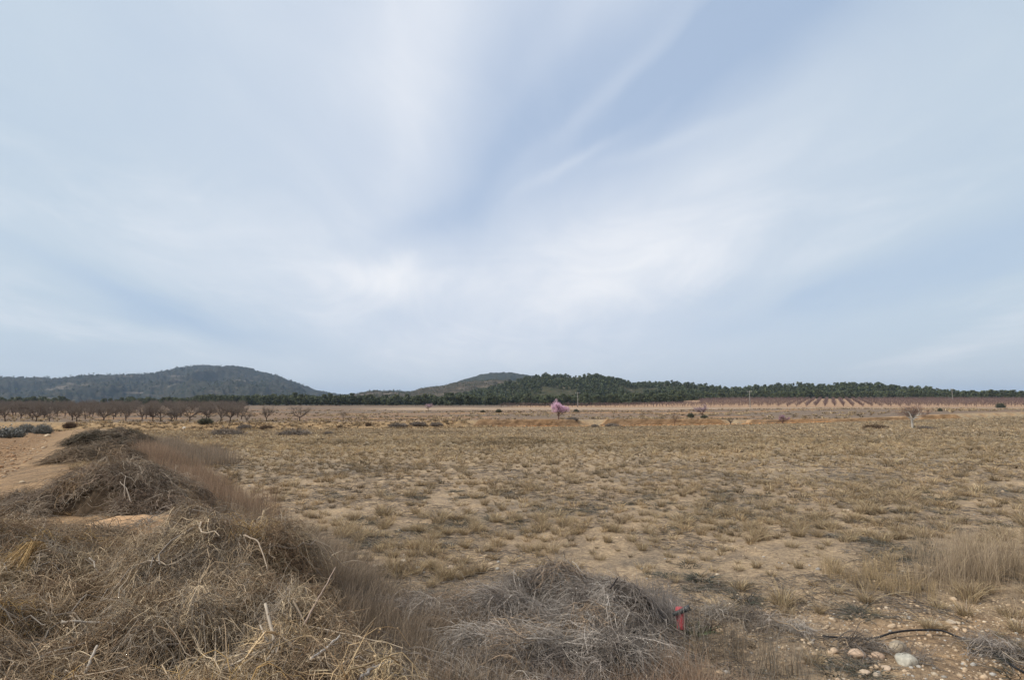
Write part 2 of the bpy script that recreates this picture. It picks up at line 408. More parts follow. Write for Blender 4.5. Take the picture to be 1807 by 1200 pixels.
mt = Hill('mountain', [(-350, 690), (-200, 684), (-80, 672), (0, 666), (60, 667), (100, 669), (150, 664), (200, 663), (260, 661), (290, 656), (320, 649), (360, 644.5), (385, 643.5), (420, 646), (440, 650), (460, 656),
     (490, 664), (520, 675), (550, 687), (590, 695), (640, 701), (720, 706), (800, 712)], ([-350, 200, 300, 800], [1700, 2000, 2400, 2400]), 900, 900, (230, 95), mL, 420, 110)
pk = Hill('distant_peak', [(640, 708), (720, 698), (780, 682), (830, 667), (855, 660), (880, 657), (905, 658), (930, 662), (980, 668), (1050, 690), (1120, 706)], ([600, 1200], [1900, 1900]), 1300, 600, (120, 35),
     hill_mat('peak_scrub', (.03, .04, .028), (.06, .058, .04), (.2, .17, .13), .62, 80))
mh = Hill('scrub_hill', [(560, 712), (610, 700), (640, 693), (665, 689), (700, 692), (725, 691), (745, 686), (765, 683), (800, 677), (830, 673), (870, 670), (900, 671), (950, 672), (1020, 680), (1080, 700), (1120, 712)],
     ([500, 1200], [1000, 1000]), 520, 260, (55, 20), mM, 320, 110)
fh = Hill('pine_hill', [(700, 716), (790, 704), (850, 692), (880, 684), (905, 674), (935, 668), (960, 665), (1000, 667), (1040, 665), (1060, 667), (1090, 673), (1120, 681), (1150, 680), (1180, 677), (1210, 679), (1260, 686),
     (1300, 690), (1350, 686), (1400, 684), (1450, 682), (1490, 680), (1530, 681), (1570, 684), (1620, 688), (1670, 693), (1710, 699), (1760, 703), (1807, 703), (1950, 704), (2200, 712)],
     ([700, 1150, 1300, 1500, 2200], [720, 700, 600, 560, 520]), 395, 260, (45, 7), mF, 520, 120, 3)

# ------------------------------------------------------------------ trees
def pine_crown(nq, size, h, w, seed, lo=.25):
    g = np.random.default_rng(seed)
    nl = g.integers(5, 9)
    L = []
    for i in range(nl):
        zz = h * (lo + (1 - lo) * (i + .5) / nl); rad = w * (.5 + .5 * math.sin(math.pi * min(1, ((i + 1) / nl) ** .8 * .9)))
        a = g.random() * 6.28; r0 = rad * .45 * g.random()
        L.append((math.cos(a) * r0, math.sin(a) * r0, zz, rad * g.uniform(.6, .95), h * (1 - lo) / nl * g.uniform(.8, 1.3)))
    L = np.array(L); k = g.integers(0, nl, nq)
    d = norm(g.normal(size=(nq, 3))); rr_ = g.uniform(.65, 1.05, (nq, 1))
    C = L[k, :3] + d * rr_ * np.stack([L[k, 3], L[k, 3], L[k, 4]], -1)
    C[:, 2] = np.clip(C[:, 2], h * lo * .6, h)
    n = norm(d + g.normal(size=(nq, 3)) * .5 + np.array([0, 0, .3])); a = norm(np.cross(n, g.normal(size=(nq, 3)))); b = np.cross(n, a)
    s = size * g.uniform(.6, 1.3, (nq, 1))
    V = np.stack([C - a * s - b * s * .4, C + a * s * .3 - b * s, C + a * s + b * s * .5, C - a * s * .2 + b * s], 1).reshape(-1, 3)
    Q = np.arange(nq * 4).reshape(-1, 4)
    base = np.array([[.075, .092, .040], [.058, .072, .035], [.098, .108, .046], [.065, .075, .045]])[g.integers(0, 4, nq)]
    col = base * g.uniform(.75, 1.3, (nq, 1))
    return V, Q, np.repeat(col, 4, 0)
def trunk_path(h, r, lean, seed, col=(.11, .085, .065)):
    g = np.random.default_rng(seed); k = 5
    P = np.zeros((1, k, 3)); P[0, :, 2] = np.linspace(-.2, h, k); P[0, :, 0] = np.linspace(0, 1, k) ** 1.5 * lean; P[0, 1:, :2] += g.normal(size=(k - 1, 2)) * r * .6
    return tubes(P, np.linspace(r, r * .4, k)[None], np.array([col]), 6)

PINES = []
for i in range(7):
    hh = [6.6, 7.2, 5.8, 6.2, 7.6, 5.2, 6.9][i]; ww = [2.9, 2.5, 2.9, 3.1, 2.8, 2.6, 3.2][i]; hh *= .92
    tr = [trunk_path(hh * .8, .17, random.uniform(-.6, .6), 50 + i)]
    for j in range(5):
        a = random.random() * 6.28; z0 = hh * random.uniform(.25, .7); P = np.array([[[0, 0, z0], [math.cos(a) * ww * .4, math.sin(a) * ww * .4, z0 + .4], [math.cos(a) * ww * .75, math.sin(a) * ww * .75, z0 + .9]]])
        tr.append(tubes(P, np.array([[.08, .05, .02]]), np.array([(.11, .085, .065)]), 4))
    V, Q, C = join(tr); tm = mesh('trunk', V, Q, M_BARK, C)
    cm = mesh('crown', *(lambda a: (a[0], a[1], M_LEAF, a[2]))(pine_crown(520, .34, hh, ww, 90 + i, .2)))
    PINES.append((tm, cm))
pine_protos = []
def put_pine(i, x, y, z, sc, rz, label, group, cat='pine tree', name='pine_tree'):
    tm, cm = PINES[i]
    if i >= len(pine_protos) or pine_protos[i] is None:
        while len(pine_protos) <= i: pine_protos.append(None)
        e = empty(name, (x, y, z), rz); e.scale = sc; kids = [obj('trunk', tm, e), obj('crown', cm, e)]
        pine_protos[i] = (e, kids)
    else:
        e = copy_tree(pine_protos[i][0], pine_protos[i][1], (x, y, z), rz, sc); e.name = name
    return tag(e, label, cat, group)

# candidate pine positions: belt at the foot of the hills, then the slopes
cand = []
def dens(n, ulo, uhi, ylo, yhi, zf, hs, spacing, thin=0, seed=3):
    g = np.random.default_rng(seed); u = g.uniform(ulo, uhi, n); y = np.sqrt(g.uniform(ylo ** 2, yhi ** 2, n)); x = u * y
    if thin: keep = fbm(x / 38, y / 60, 3, 2) > thin; u, y, x = u[keep], y[keep], x[keep]
    cell = set(); out = []
    for a, b in zip(x, y):
        key = (int(a / spacing), int(b / spacing))
        if key in cell: continue
        cell.add(key); out.append((a, b))
    out = np.array(out); z = zf(out[:, 0], out[:, 1]); s = g.uniform(hs[0], hs[1], len(out))
    return np.column_stack([out, z, s])
beltA = dens(900, -.96, -.55, 345, 420, lambda x, y: H(x, y) - .2, (.62, .95), 5.5, .40, 11)
beltB = dens(1500, -.55, .30, 330, 400, lambda x, y: H(x, y) - .2, (.80, 1.12), 4.6, .0, 12)
beltC = dens(700, .22, .98, 405, 440, lambda x, y: np.maximum(H(x, y), fh.h(x, y)) - .2, (.75, 1.05), 5.0, .0, 13)
def zfh(x, y): return np.maximum(H(x, y), fh.h(x, y)) - .2
slope = dens(13000, -.1, 1.0, 425, 735, zfh, (.5, .95), 5.6, .36, 14)
U_ = slope[:, 0] / slope[:, 1]; slope = slope[slope[:, 1] < fh.dist(U_) + 12]
U_ = slope[:, 0] / slope[:, 1]; isridge = (slope[:, 1] > fh.dist(U_) - 14)
ridge = slope[isridge]; slope = slope[~isridge]
U_ = ridge[:, 0] / ridge[:, 1]
g = np.random.default_rng(5)
ridge = ridge[g.permutation(len(ridge))][:95]
ridge[:, 3] *= 1.05
mids = dens(60, -.27, -.19, 850, 1000, lambda x, y: mh.h(x, y) - .3, (.35, .65), 7, 0, 15)
mtn = dens(9000, -.95, -.36, 1300, 2420, lambda x, y: mt.h(x, y) - .5, (.35, .95), 9, .45, 16)
U_ = mtn[:, 0] / mtn[:, 1]; mtn = mtn[mtn[:, 1] < mt.dist(U_) + 15]
# individuals: the largest in view
frontB = beltB[np.argsort(beltB[:, 1] - beltB[:, 3] * 25)]; frontA = beltA[np.argsort(beltA[:, 1] - beltA[:, 3] * 25)]; frontC = beltC[np.argsort(beltC[:, 1] - beltC[:, 3] * 25)]
NB, NA, NC = 110, 40, 52
def lab(px):
    if px < 330: return 'dark pine at the foot of the blue mountain, far left behind the bare orchard'
    if px < 560: return 'olive green pine in the belt between the blue mountain and the bare orchard'
    if px < 760: return 'olive green pine in the belt below the gap between the two hills'
    if px < 960: return 'olive green pine in the belt below the brown scrub hill'
    if px < 1210: return 'olive green pine in the belt right of the pink tree, below the pine hill'
    if px < 1480: return 'dark pine at the upper edge of the right-hand orchard, left of its fanning rows'
    return 'dark pine at the upper edge of the right-hand orchard, right of its fanning rows'
def grp(px): return 'pines: ' + lab(px)
cnt = 0
for arr in (frontA[:NA], frontB[:NB], frontC[:NC]):
    for x, y, z, s in arr:
        px = x / y * 1000 + 903.5
        put_pine(cnt % 7, x, y, z, (s, s, s * random.uniform(.9, 1.1)), random.random() * 6.28, lab(px), grp(px)); cnt += 1
for x, y, z, s in ridge:
    px = x / y * 1000 + 903.5
    l = 'pine against the sky on the crest of the hill behind the pink tree' if px < 1130 else ('pine standing against the sky on the low saddle of the right-hand ridge' if px < 1380 else 'pine standing against the sky on the crest of the far right ridge')
    put_pine(cnt % 7, x, y, z, (s * .85, s * .85, s * .62), random.random() * 6.28, l, 'pines: ' + l); cnt += 1
def forest(name, arr, nq, size, label, sc=1.0):
    protos = [pine_crown(nq, size, 5.0 + i * .35, 2.7 + .2 * i, 300 + i, .25) for i in range(5)]
    Vs, Cs = [], []
    for i, (v, q, c) in enumerate(protos):
        a = arr[i::5]; m_ = len(a)
        if not m_: continue
        an = rng.random(m_) * 6.28; ca, sa = np.cos(an)[:, None], np.sin(an)[:, None]
        s = (a[:, 3] * sc)[:, None]
        X = (v[:, 0] * ca - v[:, 1] * sa) * s + a[:, :1]; Y = (v[:, 0] * sa + v[:, 1] * ca) * s + a[:, 1:2]; Z = v[:, 2] * s + a[:, 2:3]
        Vs.append(np.stack([X, Y, Z], -1).reshape(-1, 3)); Cs.append((c[None] * rng.uniform(.75, 1.25, (m_, 1, 1))).reshape(-1, 3))
    V = np.concatenate(Vs); C = np.concatenate(Cs); Q = np.arange(len(V)).reshape(-1, 4)
    tag(obj(name, mesh(name, V, Q, M_LEAF, C)), label, 'pine wood', None, 'stuff')
forest('pine_wood', np.concatenate([frontB[NB:], frontA[NA:], frontC[NC:]]), 130, .55, 'dark green belt of pines at the foot of the hills')
forest('hillside_pines', slope, 60, .75, 'scattered pines and maquis covering the near hill')
forest('scrub_hill_pines', mids, 45, .8, 'few pines on the crest of the brown scrub hill')
forest('mountain_pines', mtn, 14, 1.6, 'distant pines over the slopes of the blue mountain')
# low maquis bushes on the near hill
mq = dens(9000, -.08, 1.0, 400, 640, zfh, (.22, .42), 3.5, .3, 21); mq = mq[mq[:, 1] < fh.dist(mq[:, 0] / mq[:, 1]) + 5]
sc_ = dens(9000, -.34, .16, 560, 1010, lambda x, y: mh.h(x, y) - .2, (.15, .42), 4, .35, 22); sc_ = sc_[sc_[:, 1] < mh.dist(sc_[:, 0] / sc_[:, 1]) + 5]
forest('hill_scrub', sc_, 14, .9, 'low scrub dotting the brown hill in the gap')
forest('maquis_scrub', mq, 16, .75, 'low dark scrub between the pines of the near hill')

# bare orchard trees
def grow(h, seed, limbs=5, spread=.75, fine=3, col=(.115, .085, .07), tcol=(.185, .155, .13), trunkh=.22, thick=.09):
    g = np.random.default_rng(seed); segsW, segsT = [], []
    tips = []
    top = np.array([g.normal() * .05, g.normal() * .05, h * trunkh])
    segsW.append((np.array([[0, 0, -.15], [0, 0, 0], top * .5, top]), np.array([thick * 1.25, thick * 1.1, thick, thick * .9])))
    def branch(p, d, L, r, lev):
        n = 4; pts = [p]; q = p.copy(); dd = d.copy()
        for _ in range(n - 1):
            dd = norm(dd + g.normal(size=3) * .20 + np.array([0, 0, .10])); q = q + dd * L / (n - 1); pts.append(q)
        rads = np.linspace(r, r * .55, n); (segsW if lev < 2 else segsT).append((np.array(pts), rads)); tips.append(q)
        if lev >= fine: return
        k = [4, 5, 6, 5][lev]
        for i in range(k):
            j = g.integers(1, n); b = pts[j]; nd = norm(dd + g.normal(size=3) * [.55, .6, .7, .7][lev]); 
            if nd[2] < -.1: nd[2] *= -.5
            branch(b, nd, L * g.uniform(.5, .8), max(r * .5, .006), lev + 1)
    a0 = g.random() * 6.28
    for i in range(limbs):
        a = a0 + i * 6.28 / limbs + g.normal() * .25; el = g.uniform(.6, 1.1)
        branch(top * g.uniform(.75, 1), norm(np.array([math.cos(a) * spread, math.sin(a) * spread, el])), h * .42, thick * .6, 0)
    def bake(S, c, sides):
        P = np.array([s[0] for s in S]); r_ = np.array([s[1] for s in S]); return tubes(P, r_, np.array(c) * g.uniform(.8, 1.25, (len(S), 1)), sides)
    return bake(segsW, col, 5), bake(segsT, tcol, 3), np.array(tips)
def fit(tr, h):
    s = h / max(tr[1][0][:, 2].max(), tr[0][0][:, 2].max()); return (tr[0][0] * s, *tr[0][1:]), (tr[1][0] * s, *tr[1][1:]), tr[2] * s
ALM = []
for i in range(5):
    a, b, _ = fit(grow(3.0, 400 + i, 5 + i % 2, .8, 3), 2.9)
    ALM.append((mesh('trunk', *a[:2], M_BARK, a[2]), mesh('crown', *b[:2], M_TWIG, b[2])))
alm_protos = {}
def put_almond(i, x, y, sc, label, group, name='almond_tree', cat='tree', rz=None):
    z = Hs(x, y); rz = random.random() * 6.28 if rz is None else rz
    if i not in alm_protos:
        e = empty(name, (x, y, z), rz); e.scale = (sc,) * 3; alm_protos[i] = (e, [obj('trunk', ALM[i][0], e), obj('crown', ALM[i][1], e)])
    else: e = copy_tree(*alm_protos[i], (x, y, z), rz, sc)
    return tag(e, label, cat, group)
front = [(18, 743, 'leftmost bare almond tree in the front orchard row'), (72, 744, 'stout bare almond tree second from the left in the front orchard row'),
         (95, 746, 'low bare almond tree with a pale broken limb at far left'), (143, 745, 'bare almond tree with a wide crown behind the shrub on the bank at left'),
         (190, 744, 'reddish bare almond tree just left of the brush-covered crest'), (229, 744, 'bare almond tree straight above the brush-covered crest'),
         (276, 744, 'leaning bare almond tree, left one of a close pair'), (289, 745, 'bare almond tree with forked trunk, right one of a close pair'),
         (309, 743, 'small bare almond tree just right of the close pair'), (340, 742, 'bare almond tree between the close pair and the round dry bush'),
         (394, 744, 'tall bare almond tree with four upright limbs right of the round dry bush'), (411, 744, 'V-shaped bare almond tree beside the tall one with upright limbs'),
         (440, 742, 'low bare almond tree left of the two lone end trees'), (474, 744.5, 'round fan-shaped bare almond tree, last but one of the front row'),
         (532, 744.5, 'wide bare almond tree with spreading dark limbs at the right end of the front row')]
for k, (px, py, l) in enumerate(front):
    u = (px - 903.5) / 1000; Y = 82.5 + (k % 3) * 1.2
    put_almond(k % 5, u * Y, Y, random.uniform(.9, 1.08) * (.8 if 'small' in l or 'low' in l else 1), l, 'bare almond trees of the front row')
n_al = 0
for row in range(1, 17):
    Y = 86 + row * 6.2 + row * row * .10
    for X in np.arange(-.98 * Y, -.47 * Y + row * .8, 5.6):
        x = X + random.uniform(-.6, .6) + (row % 2) * 2.5; y = Y + random.uniform(-.6, .6)
        if x / y > -.47 or n_al >= 270: continue
        l = ('bare %s almond tree behind the front row, %s' % ('nearer' if row < 5 else 'middle-distance' if row < 10 else 'far', 'at the far left edge' if x / y < -.82 else 'behind the silvery bushes' if x / y < -.72 else 'above the brush-covered bank' if x / y < -.6 else 'near the V-shaped trees'))
        put_almond(n_al % 5, x, y, random.uniform(.9, 1.2), l, 'orchard: ' + l); n_al += 1

def blossom_tree(name, px, py, Yd, h, label, petals, pc, seed, col=(.10, .05, .04), limbs=5, spread=.8):
    a, b, tips = fit(grow(h, seed, limbs, spread, 3, col=col, tcol=(.18, .12, .12)), h * .97)
    x = (px - 903.5) / 1000 * Yd; e = empty(name, (x, Yd, Hs(x, Yd)))
    obj('trunk', mesh('trunk', *a[:2], M_BARK, a[2]), e); cr = obj('crown', mesh('crown', *b[:2], M_TWIG, b[2]), e)
    g = np.random.default_rng(seed); tp = tips[tips[:, 2] > h * .38]; k = g.integers(0, len(tp), petals)
    C = tp[k] + g.normal(size=(petals, 3)) * h * .022; n = norm(g.normal(size=(petals, 3))); a_ = norm(np.cross(n, g.normal(size=(petals, 3)))); b_ = np.cross(n, a_)
    s = h * .014 * g.uniform(.6, 1.3, (petals, 1)); V = np.stack([C - a_ * s, C - b_ * s, C + a_ * s, C + b_ * s], 1).reshape(-1, 3)
    cc = np.array(pc) * g.uniform(.75, 1.25, (petals, 1)); obj('blossom', mesh('blossom', V, np.arange(len(V)).reshape(-1, 4), M_PETAL, np.repeat(cc, 4, 0)), cr)
    return tag(e, label, 'tree')
blossom_tree('almond_tree', 985, 740, 83, 3.0, 'large almond tree in full pink blossom above the orange terrace wall', 5200, (.80, .56, .70), 21, limbs=6, spread=.72)
blossom_tree('almond_tree', 757, 722, 172, 2.2, 'small faint pale pink flowering tree before the pine belt left of the large pink tree', 1800, (.68, .50, .58), 22)
blossom_tree('almond_tree', 1236, 729, 104, 2.3, 'pale mauve flowering tree with thin blossom between the two thin dark saplings', 1500, (.46, .36, .42), 23)
blossom_tree('almond_tree', 1376, 748, 78.4, 1.35, 'small magenta flowering sapling in front of the terrace wall right of centre', 700, (.58, .30, .52), 24, limbs=4)
def bare_tree(px, Yd, h, label, seed, col, tcol, **kw):
    a, b, _ = fit(grow(h, seed, col=col, tcol=tcol, **kw), h); x = (px - 903.5) / 1000 * Yd; e = empty('bare_tree', (x, Yd, Hs(x, Yd)), 0)
    obj('trunk', mesh('trunk', *a[:2], M_BARK, a[2]), e); obj('crown', mesh('crown', *b[:2], M_TWIG, b[2]), e); return tag(e, label, 'tree')
bare_tree(1603, 52, 2.35, 'lone bare tree with pale grey trunk and reddish twigs in the dry field at right', 31, (.42, .39, .35), (.25, .17, .14), limbs=6, spread=.85, trunkh=.38, thick=.12)
bare_tree(1187, 78.3, 1.6, 'thin young bare tree in front of the orange terrace wall right of the pink tree', 32, (.16, .10, .07), (.2, .13, .1), limbs=3, spread=.35, trunkh=.4, thick=.05)
bare_tree(1285, 78.2, 1.2, 'stubby dark bare tree beside the rubble gap in the terrace wall', 33, (.07, .055, .05), (.09, .07, .06), limbs=4, spread=.9, trunkh=.3, thick=.07)
bare_tree(609, 84, 1.8, 'slim lollipop-shaped young tree on the terrace between the left orchard and the pink tree', 34, (.13, .10, .08), (.19, .15, .12), limbs=5, spread=.7, trunkh=.45, thick=.035)

# right-hand orchard of low clipped trees in rows that run away from the camera
peach = []
for i in range(3):
    a, b, _ = fit(grow(2.35, 500 + i, 5, .6, 2, col=(.11, .07, .06), tcol=(.215, .155, .15), trunkh=.25, thick=.06), 2.35)
    peach.append(join([a, b]))
PM = [mesh('peach_tree', p[0], p[1], M_TWIG, p[2]) for p in peach]
rows = []
dirx = .562
for k in range(-75, 70):
    for j in range(0, 30):
        Y = 246 + j * 4.4; X = 139 + k * 4.1 + j * 4.4 * dirx
        u = X / Y
        if not (-.02 < u < .97): continue
        if u < .33 and Y > 246 + 4.4 * (4 + 20 * max(0, u - .1)): continue
        rows.append((X + random.uniform(-.2, .2), Y + random.uniform(-.3, .3), u))
rows.sort(key=lambda r: r[1] - (0 if abs(r[2] - .56) > .13 else 25))
pp = None
rest = []
for n_, (x, y, u) in enumerate(rows):
    z = Hs(x, y) - .02
    if n_ < 290:
        l = ('low bare tree in the fanning rows of the right-hand orchard' if abs(u - .56) < .13 else ('low bare tree on the pale strip behind the pink tree' if u < .30 else ('low bare tree left of the fanning rows in the right-hand orchard' if u < .5 else 'low bare tree right of the fanning rows in the right-hand orchard')))
        if pp is None: o = pp = obj('peach_tree', PM[0])
        else: o = pp.copy(); COL.objects.link(o); o.data = PM[n_ % 3]
        o.location = (x, y, z); o.rotation_euler = (0, 0, random.random() * 6.28); o.scale = (1.0, 1.0, random.uniform(.85, 1.1)); tag(o, l, 'tree', 'orchard: ' + l)
    else: rest.append((x, y, z))
rest = np.array(rest); Vs, Cs, Qs, off = [], [], [], 0
for i, (v, q, c) in enumerate(peach):
    a = rest[i::3]; m_ = len(a); an = rng.random(m_) * 6.28; ca, sa = np.cos(an)[:, None], np.sin(an)[:, None]
    V = np.stack([v[:, 0] * ca - v[:, 1] * sa + a[:, :1], v[:, 0] * sa + v[:, 1] * ca + a[:, 1:2], v[:, 2] + a[:, 2:3]], -1).reshape(-1, 3)
    Qs.append((q[None] + (np.arange(m_) * len(v))[:, None, None]).reshape(-1, 4) + off); off += len(V); Vs.append(V); Cs.append(np.tile(c, (m_, 1)))
tag(obj('orchard_rows', mesh('orchard_rows', np.concatenate(Vs), np.concatenate(Qs), M_TWIG, np.concatenate(Cs))), 'farther bare trees of the right-hand orchard rows', 'orchard', None, 'stuff')

# broad dark evergreens in front of the belt
for px, Yd, s, l in ((320, 300, (.95, .95, .92), 'round dark evergreen standing apart behind the left orchard'), (92, 305, (1.1, 1.1, .80), 'broad dark evergreen above the far left orchard'), (108, 300, (1.0, 1.0, .72), 'dark evergreen close to the right of the broad one at far left')):
    x = (px - 903.5) / 1000 * Yd; put_pine(3, x, Yd, Hs(x, Yd) - 1.1, s, px, l, None)

# utility poles
def pole(px, Yd, h, label):
    x = (px - 903.5) / 1000 * Yd; e = empty('utility_pole', (x, Yd, Hs(x, Yd)))
    P = np.zeros((1, 4, 3)); P[0, :, 2] = np.linspace(-.3, h, 4); V, Q, C = tubes(P, np.linspace(.17, .11, 4)[None], np.array([(.30, .29, .27)]), 8)
    obj('post', mesh('post', V, Q, M_STONE, C), e)
    P = np.array([[[-1.1, 0, h - .35], [0, 0, h - .3], [1.1, 0, h - .35]]]); V, Q, C = tubes(P, np.full((1, 3), .08), np.array([(.33, .33, .32)]), 4)
    arm = obj('crossarm', mesh('crossarm', V, Q, M_STONE, C), e)
    for dx in (-1, 0, 1):
        P = np.zeros((1, 4, 3)); P[0, :, 0] = dx; P[0, :, 2] = np.linspace(h - .3, h + .15, 4); V, Q, C = tubes(P, np.array([[.03, .09, .06, .09]]), np.array([(.40, .42, .42)]), 6)
        obj('insulator', mesh('insulator', V, Q, M_STONE, C), arm)
    tag(e, label, 'utility pole')
pole(1019, 245, 6.4, 'concrete utility pole just right of the pink tree, in front of the pine hill')
pole(1321, 235, 6.9, 'tall concrete utility pole left of the fanning orchard rows')
pole(1677, 330, 7.4, 'concrete utility pole among the dark pines at the far right')

# shrubs
def shrub(px, py, wpx, hpx, label, seed, pal, leafy=.5, name='shrub', cat='shrub', pos=None):
    x, y = hit(px, py) if pos is None else pos
    wd = wpx / 1000 * y * .5; h = hpx / 1000 * y; g = np.random.default_rng(seed)
    n = int(np.clip(wpx * 40, 350, 1500)); k = 4
    a = g.random(n) * 6.28; rr_ = np.sqrt(g.random(n)); base = np.stack([np.cos(a) * rr_ * wd * .55, np.sin(a) * rr_ * wd * .55, -.05 * np.ones(n)], -1)
    tip = np.stack([np.cos(a) * rr_ * wd, np.sin(a) * rr_ * wd, h * np.sqrt(np.clip(1.05 - rr_ ** 2, 0, 1)) * g.uniform(.5, 1, n)], -1) + g.normal(size=(n, 3)) * wd * .08
    t = np.linspace(0, 1, k)[None, :, None]; P = base[:, None] * (1 - t) + tip[:, None] * t + g.normal(size=(n, k, 3)) * wd * .05
    r0 = max(.003, y * .00022); V, Q, C = tubes(P, np.linspace(r0, r0 * .4, k)[None].repeat(n, 0), colmix(n, pal, [1] * len(pal)), 3)
    parts = [(V, Q, C)]
    if leafy:
        m_ = int(n * 2 * leafy); kk = g.integers(0, n, m_); c0 = P[kk, g.integers(1, k, m_)] + g.normal(size=(m_, 3)) * wd * .05
        nn = norm(g.normal(size=(m_, 3))); a_ = norm(np.cross(nn, g.normal(size=(m_, 3)))); b_ = np.cross(nn, a_); s = wd * .06 * g.uniform(.5, 1.3, (m_, 1))
        parts.append((np.stack([c0 - a_ * s, c0 - b_ * s, c0 + a_ * s, c0 + b_ * s], 1).reshape(-1, 3), np.arange(m_ * 4).reshape(-1, 4), np.repeat(colmix(m_, pal, [1] * len(pal)), 4, 0)))
    V, Q, C = join(parts)
    return tag(obj(name, mesh(name, V, Q, M_TWIG, C), None, (x, y, Hs(x, y))), label, cat)
GRN = [(.09, .10, .06), (.13, .12, .08), (.07, .075, .05)]; GRY = [(.23, .195, .165), (.28, .24, .20), (.16, .135, .115)]; BRN = [(.15, .10, .065), (.20, .14, .09), (.11, .075, .05)]; SLV = [(.24, .25, .24), (.30, .30, .28), (.17, .18, .17)]
S = [(363, 748, 26, 9, 'round dry green-brown bush on the bank before the front orchard row', GRN, .6), (123, 755, 22, 10, 'brown shrub on the pale bank at left below the orchard', BRN, .3),
     (880, 728, 12, 6, 'domed dark green shrub on the pale strip left of the pink tree', GRN, 1), (852, 728, 10, 4, 'small dark shrub left of the domed one on the pale strip', GRN, 1), (1017, 727, 10, 5, 'dark green shrub at the foot of the pole beside the pink tree', GRN, 1),
     (1219, 737, 12, 9, 'grey-green shrub left of the pale mauve tree', GRN, .8), (1243, 738, 14, 5, 'low dark shrub under the pale mauve tree', GRN, .8), (1766, 720, 15, 9, 'dark green bush at the right edge before the pines', GRN, 1),
     (1659, 726, 8, 6, 'small dark shrub on the terrace right of the lone pale-trunked tree', GRN, .8), (628, 711, 9, 5, 'dark shrub at the foot of the pine belt left of centre', GRN, 1), (703, 754, 34, 6, 'dark grey-brown bramble patch on the bank left of the wall', GRY, .2),
     (738, 751, 28, 5, 'grey bramble clump in the middle of the bank left of the wall', GRY, .3), (770, 752, 24, 5, 'grey bramble clump nearest the orange wall', GRY, .3), (650, 752, 12, 6, 'tiny brown bush on the tan bank', BRN, .3),
     (600, 756, 12, 5, 'small dark bush on the tan bank below the lollipop tree', BRN, .3), (580, 767, 20, 5, 'low grey bush at the foot of the tan bank', GRY, .2), (470, 757, 22, 6, 'left small brown bush on the tan bank below the fan-shaped tree', BRN, .3), (432, 757, 26, 7, 'dark tangled bush on the bank below the V-shaped tree', GRY, .3),
     (400, 768, 60, 9, 'long low mat of grey brush at the far left corner of the dry field', GRY, .1), (520, 768, 60, 7, 'long low mat of grey brush along the foot of the tan bank', GRY, .1), (1050, 754, 16, 5, 'low dark bush in the gap of the orange wall', GRY, .3), (1080, 753, 26, 5, 'low grey bush at the foot of the wall right of its gap', GRY, .2),
     (1010, 752, 22, 5, 'grey tangle at the foot of the wall below the pink tree', GRY, .2), (1545, 757, 40, 6, 'low mat added as the cast shadow left of the pale-trunked tree', BRN, .2), (1632, 757, 26, 4, 'low dark mat added as the cast shadow right of the pale-trunked tree', GRY, .3), (1612, 756, 6, 5, 'tiny dark bush against the pale trunk', GRN, .5),  # the two mats stand in for the pale-trunked tree's cast shadow
     (14, 772, 50, 18, 'silvery grey bush at the left edge of the ploughed field', SLV, .4), (45, 764, 30, 16, 'second silvery grey bush from the left edge behind the ploughed field', SLV, .4), (75, 766, 30, 18, 'silvery grey bush nearest the tan soil behind the ploughed field', SLV, .4)]
for i, (px, py, wp, hp, l, pal, lf) in enumerate(S): shrub(px, py, wp, hp, l, 700 + i, pal, lf)

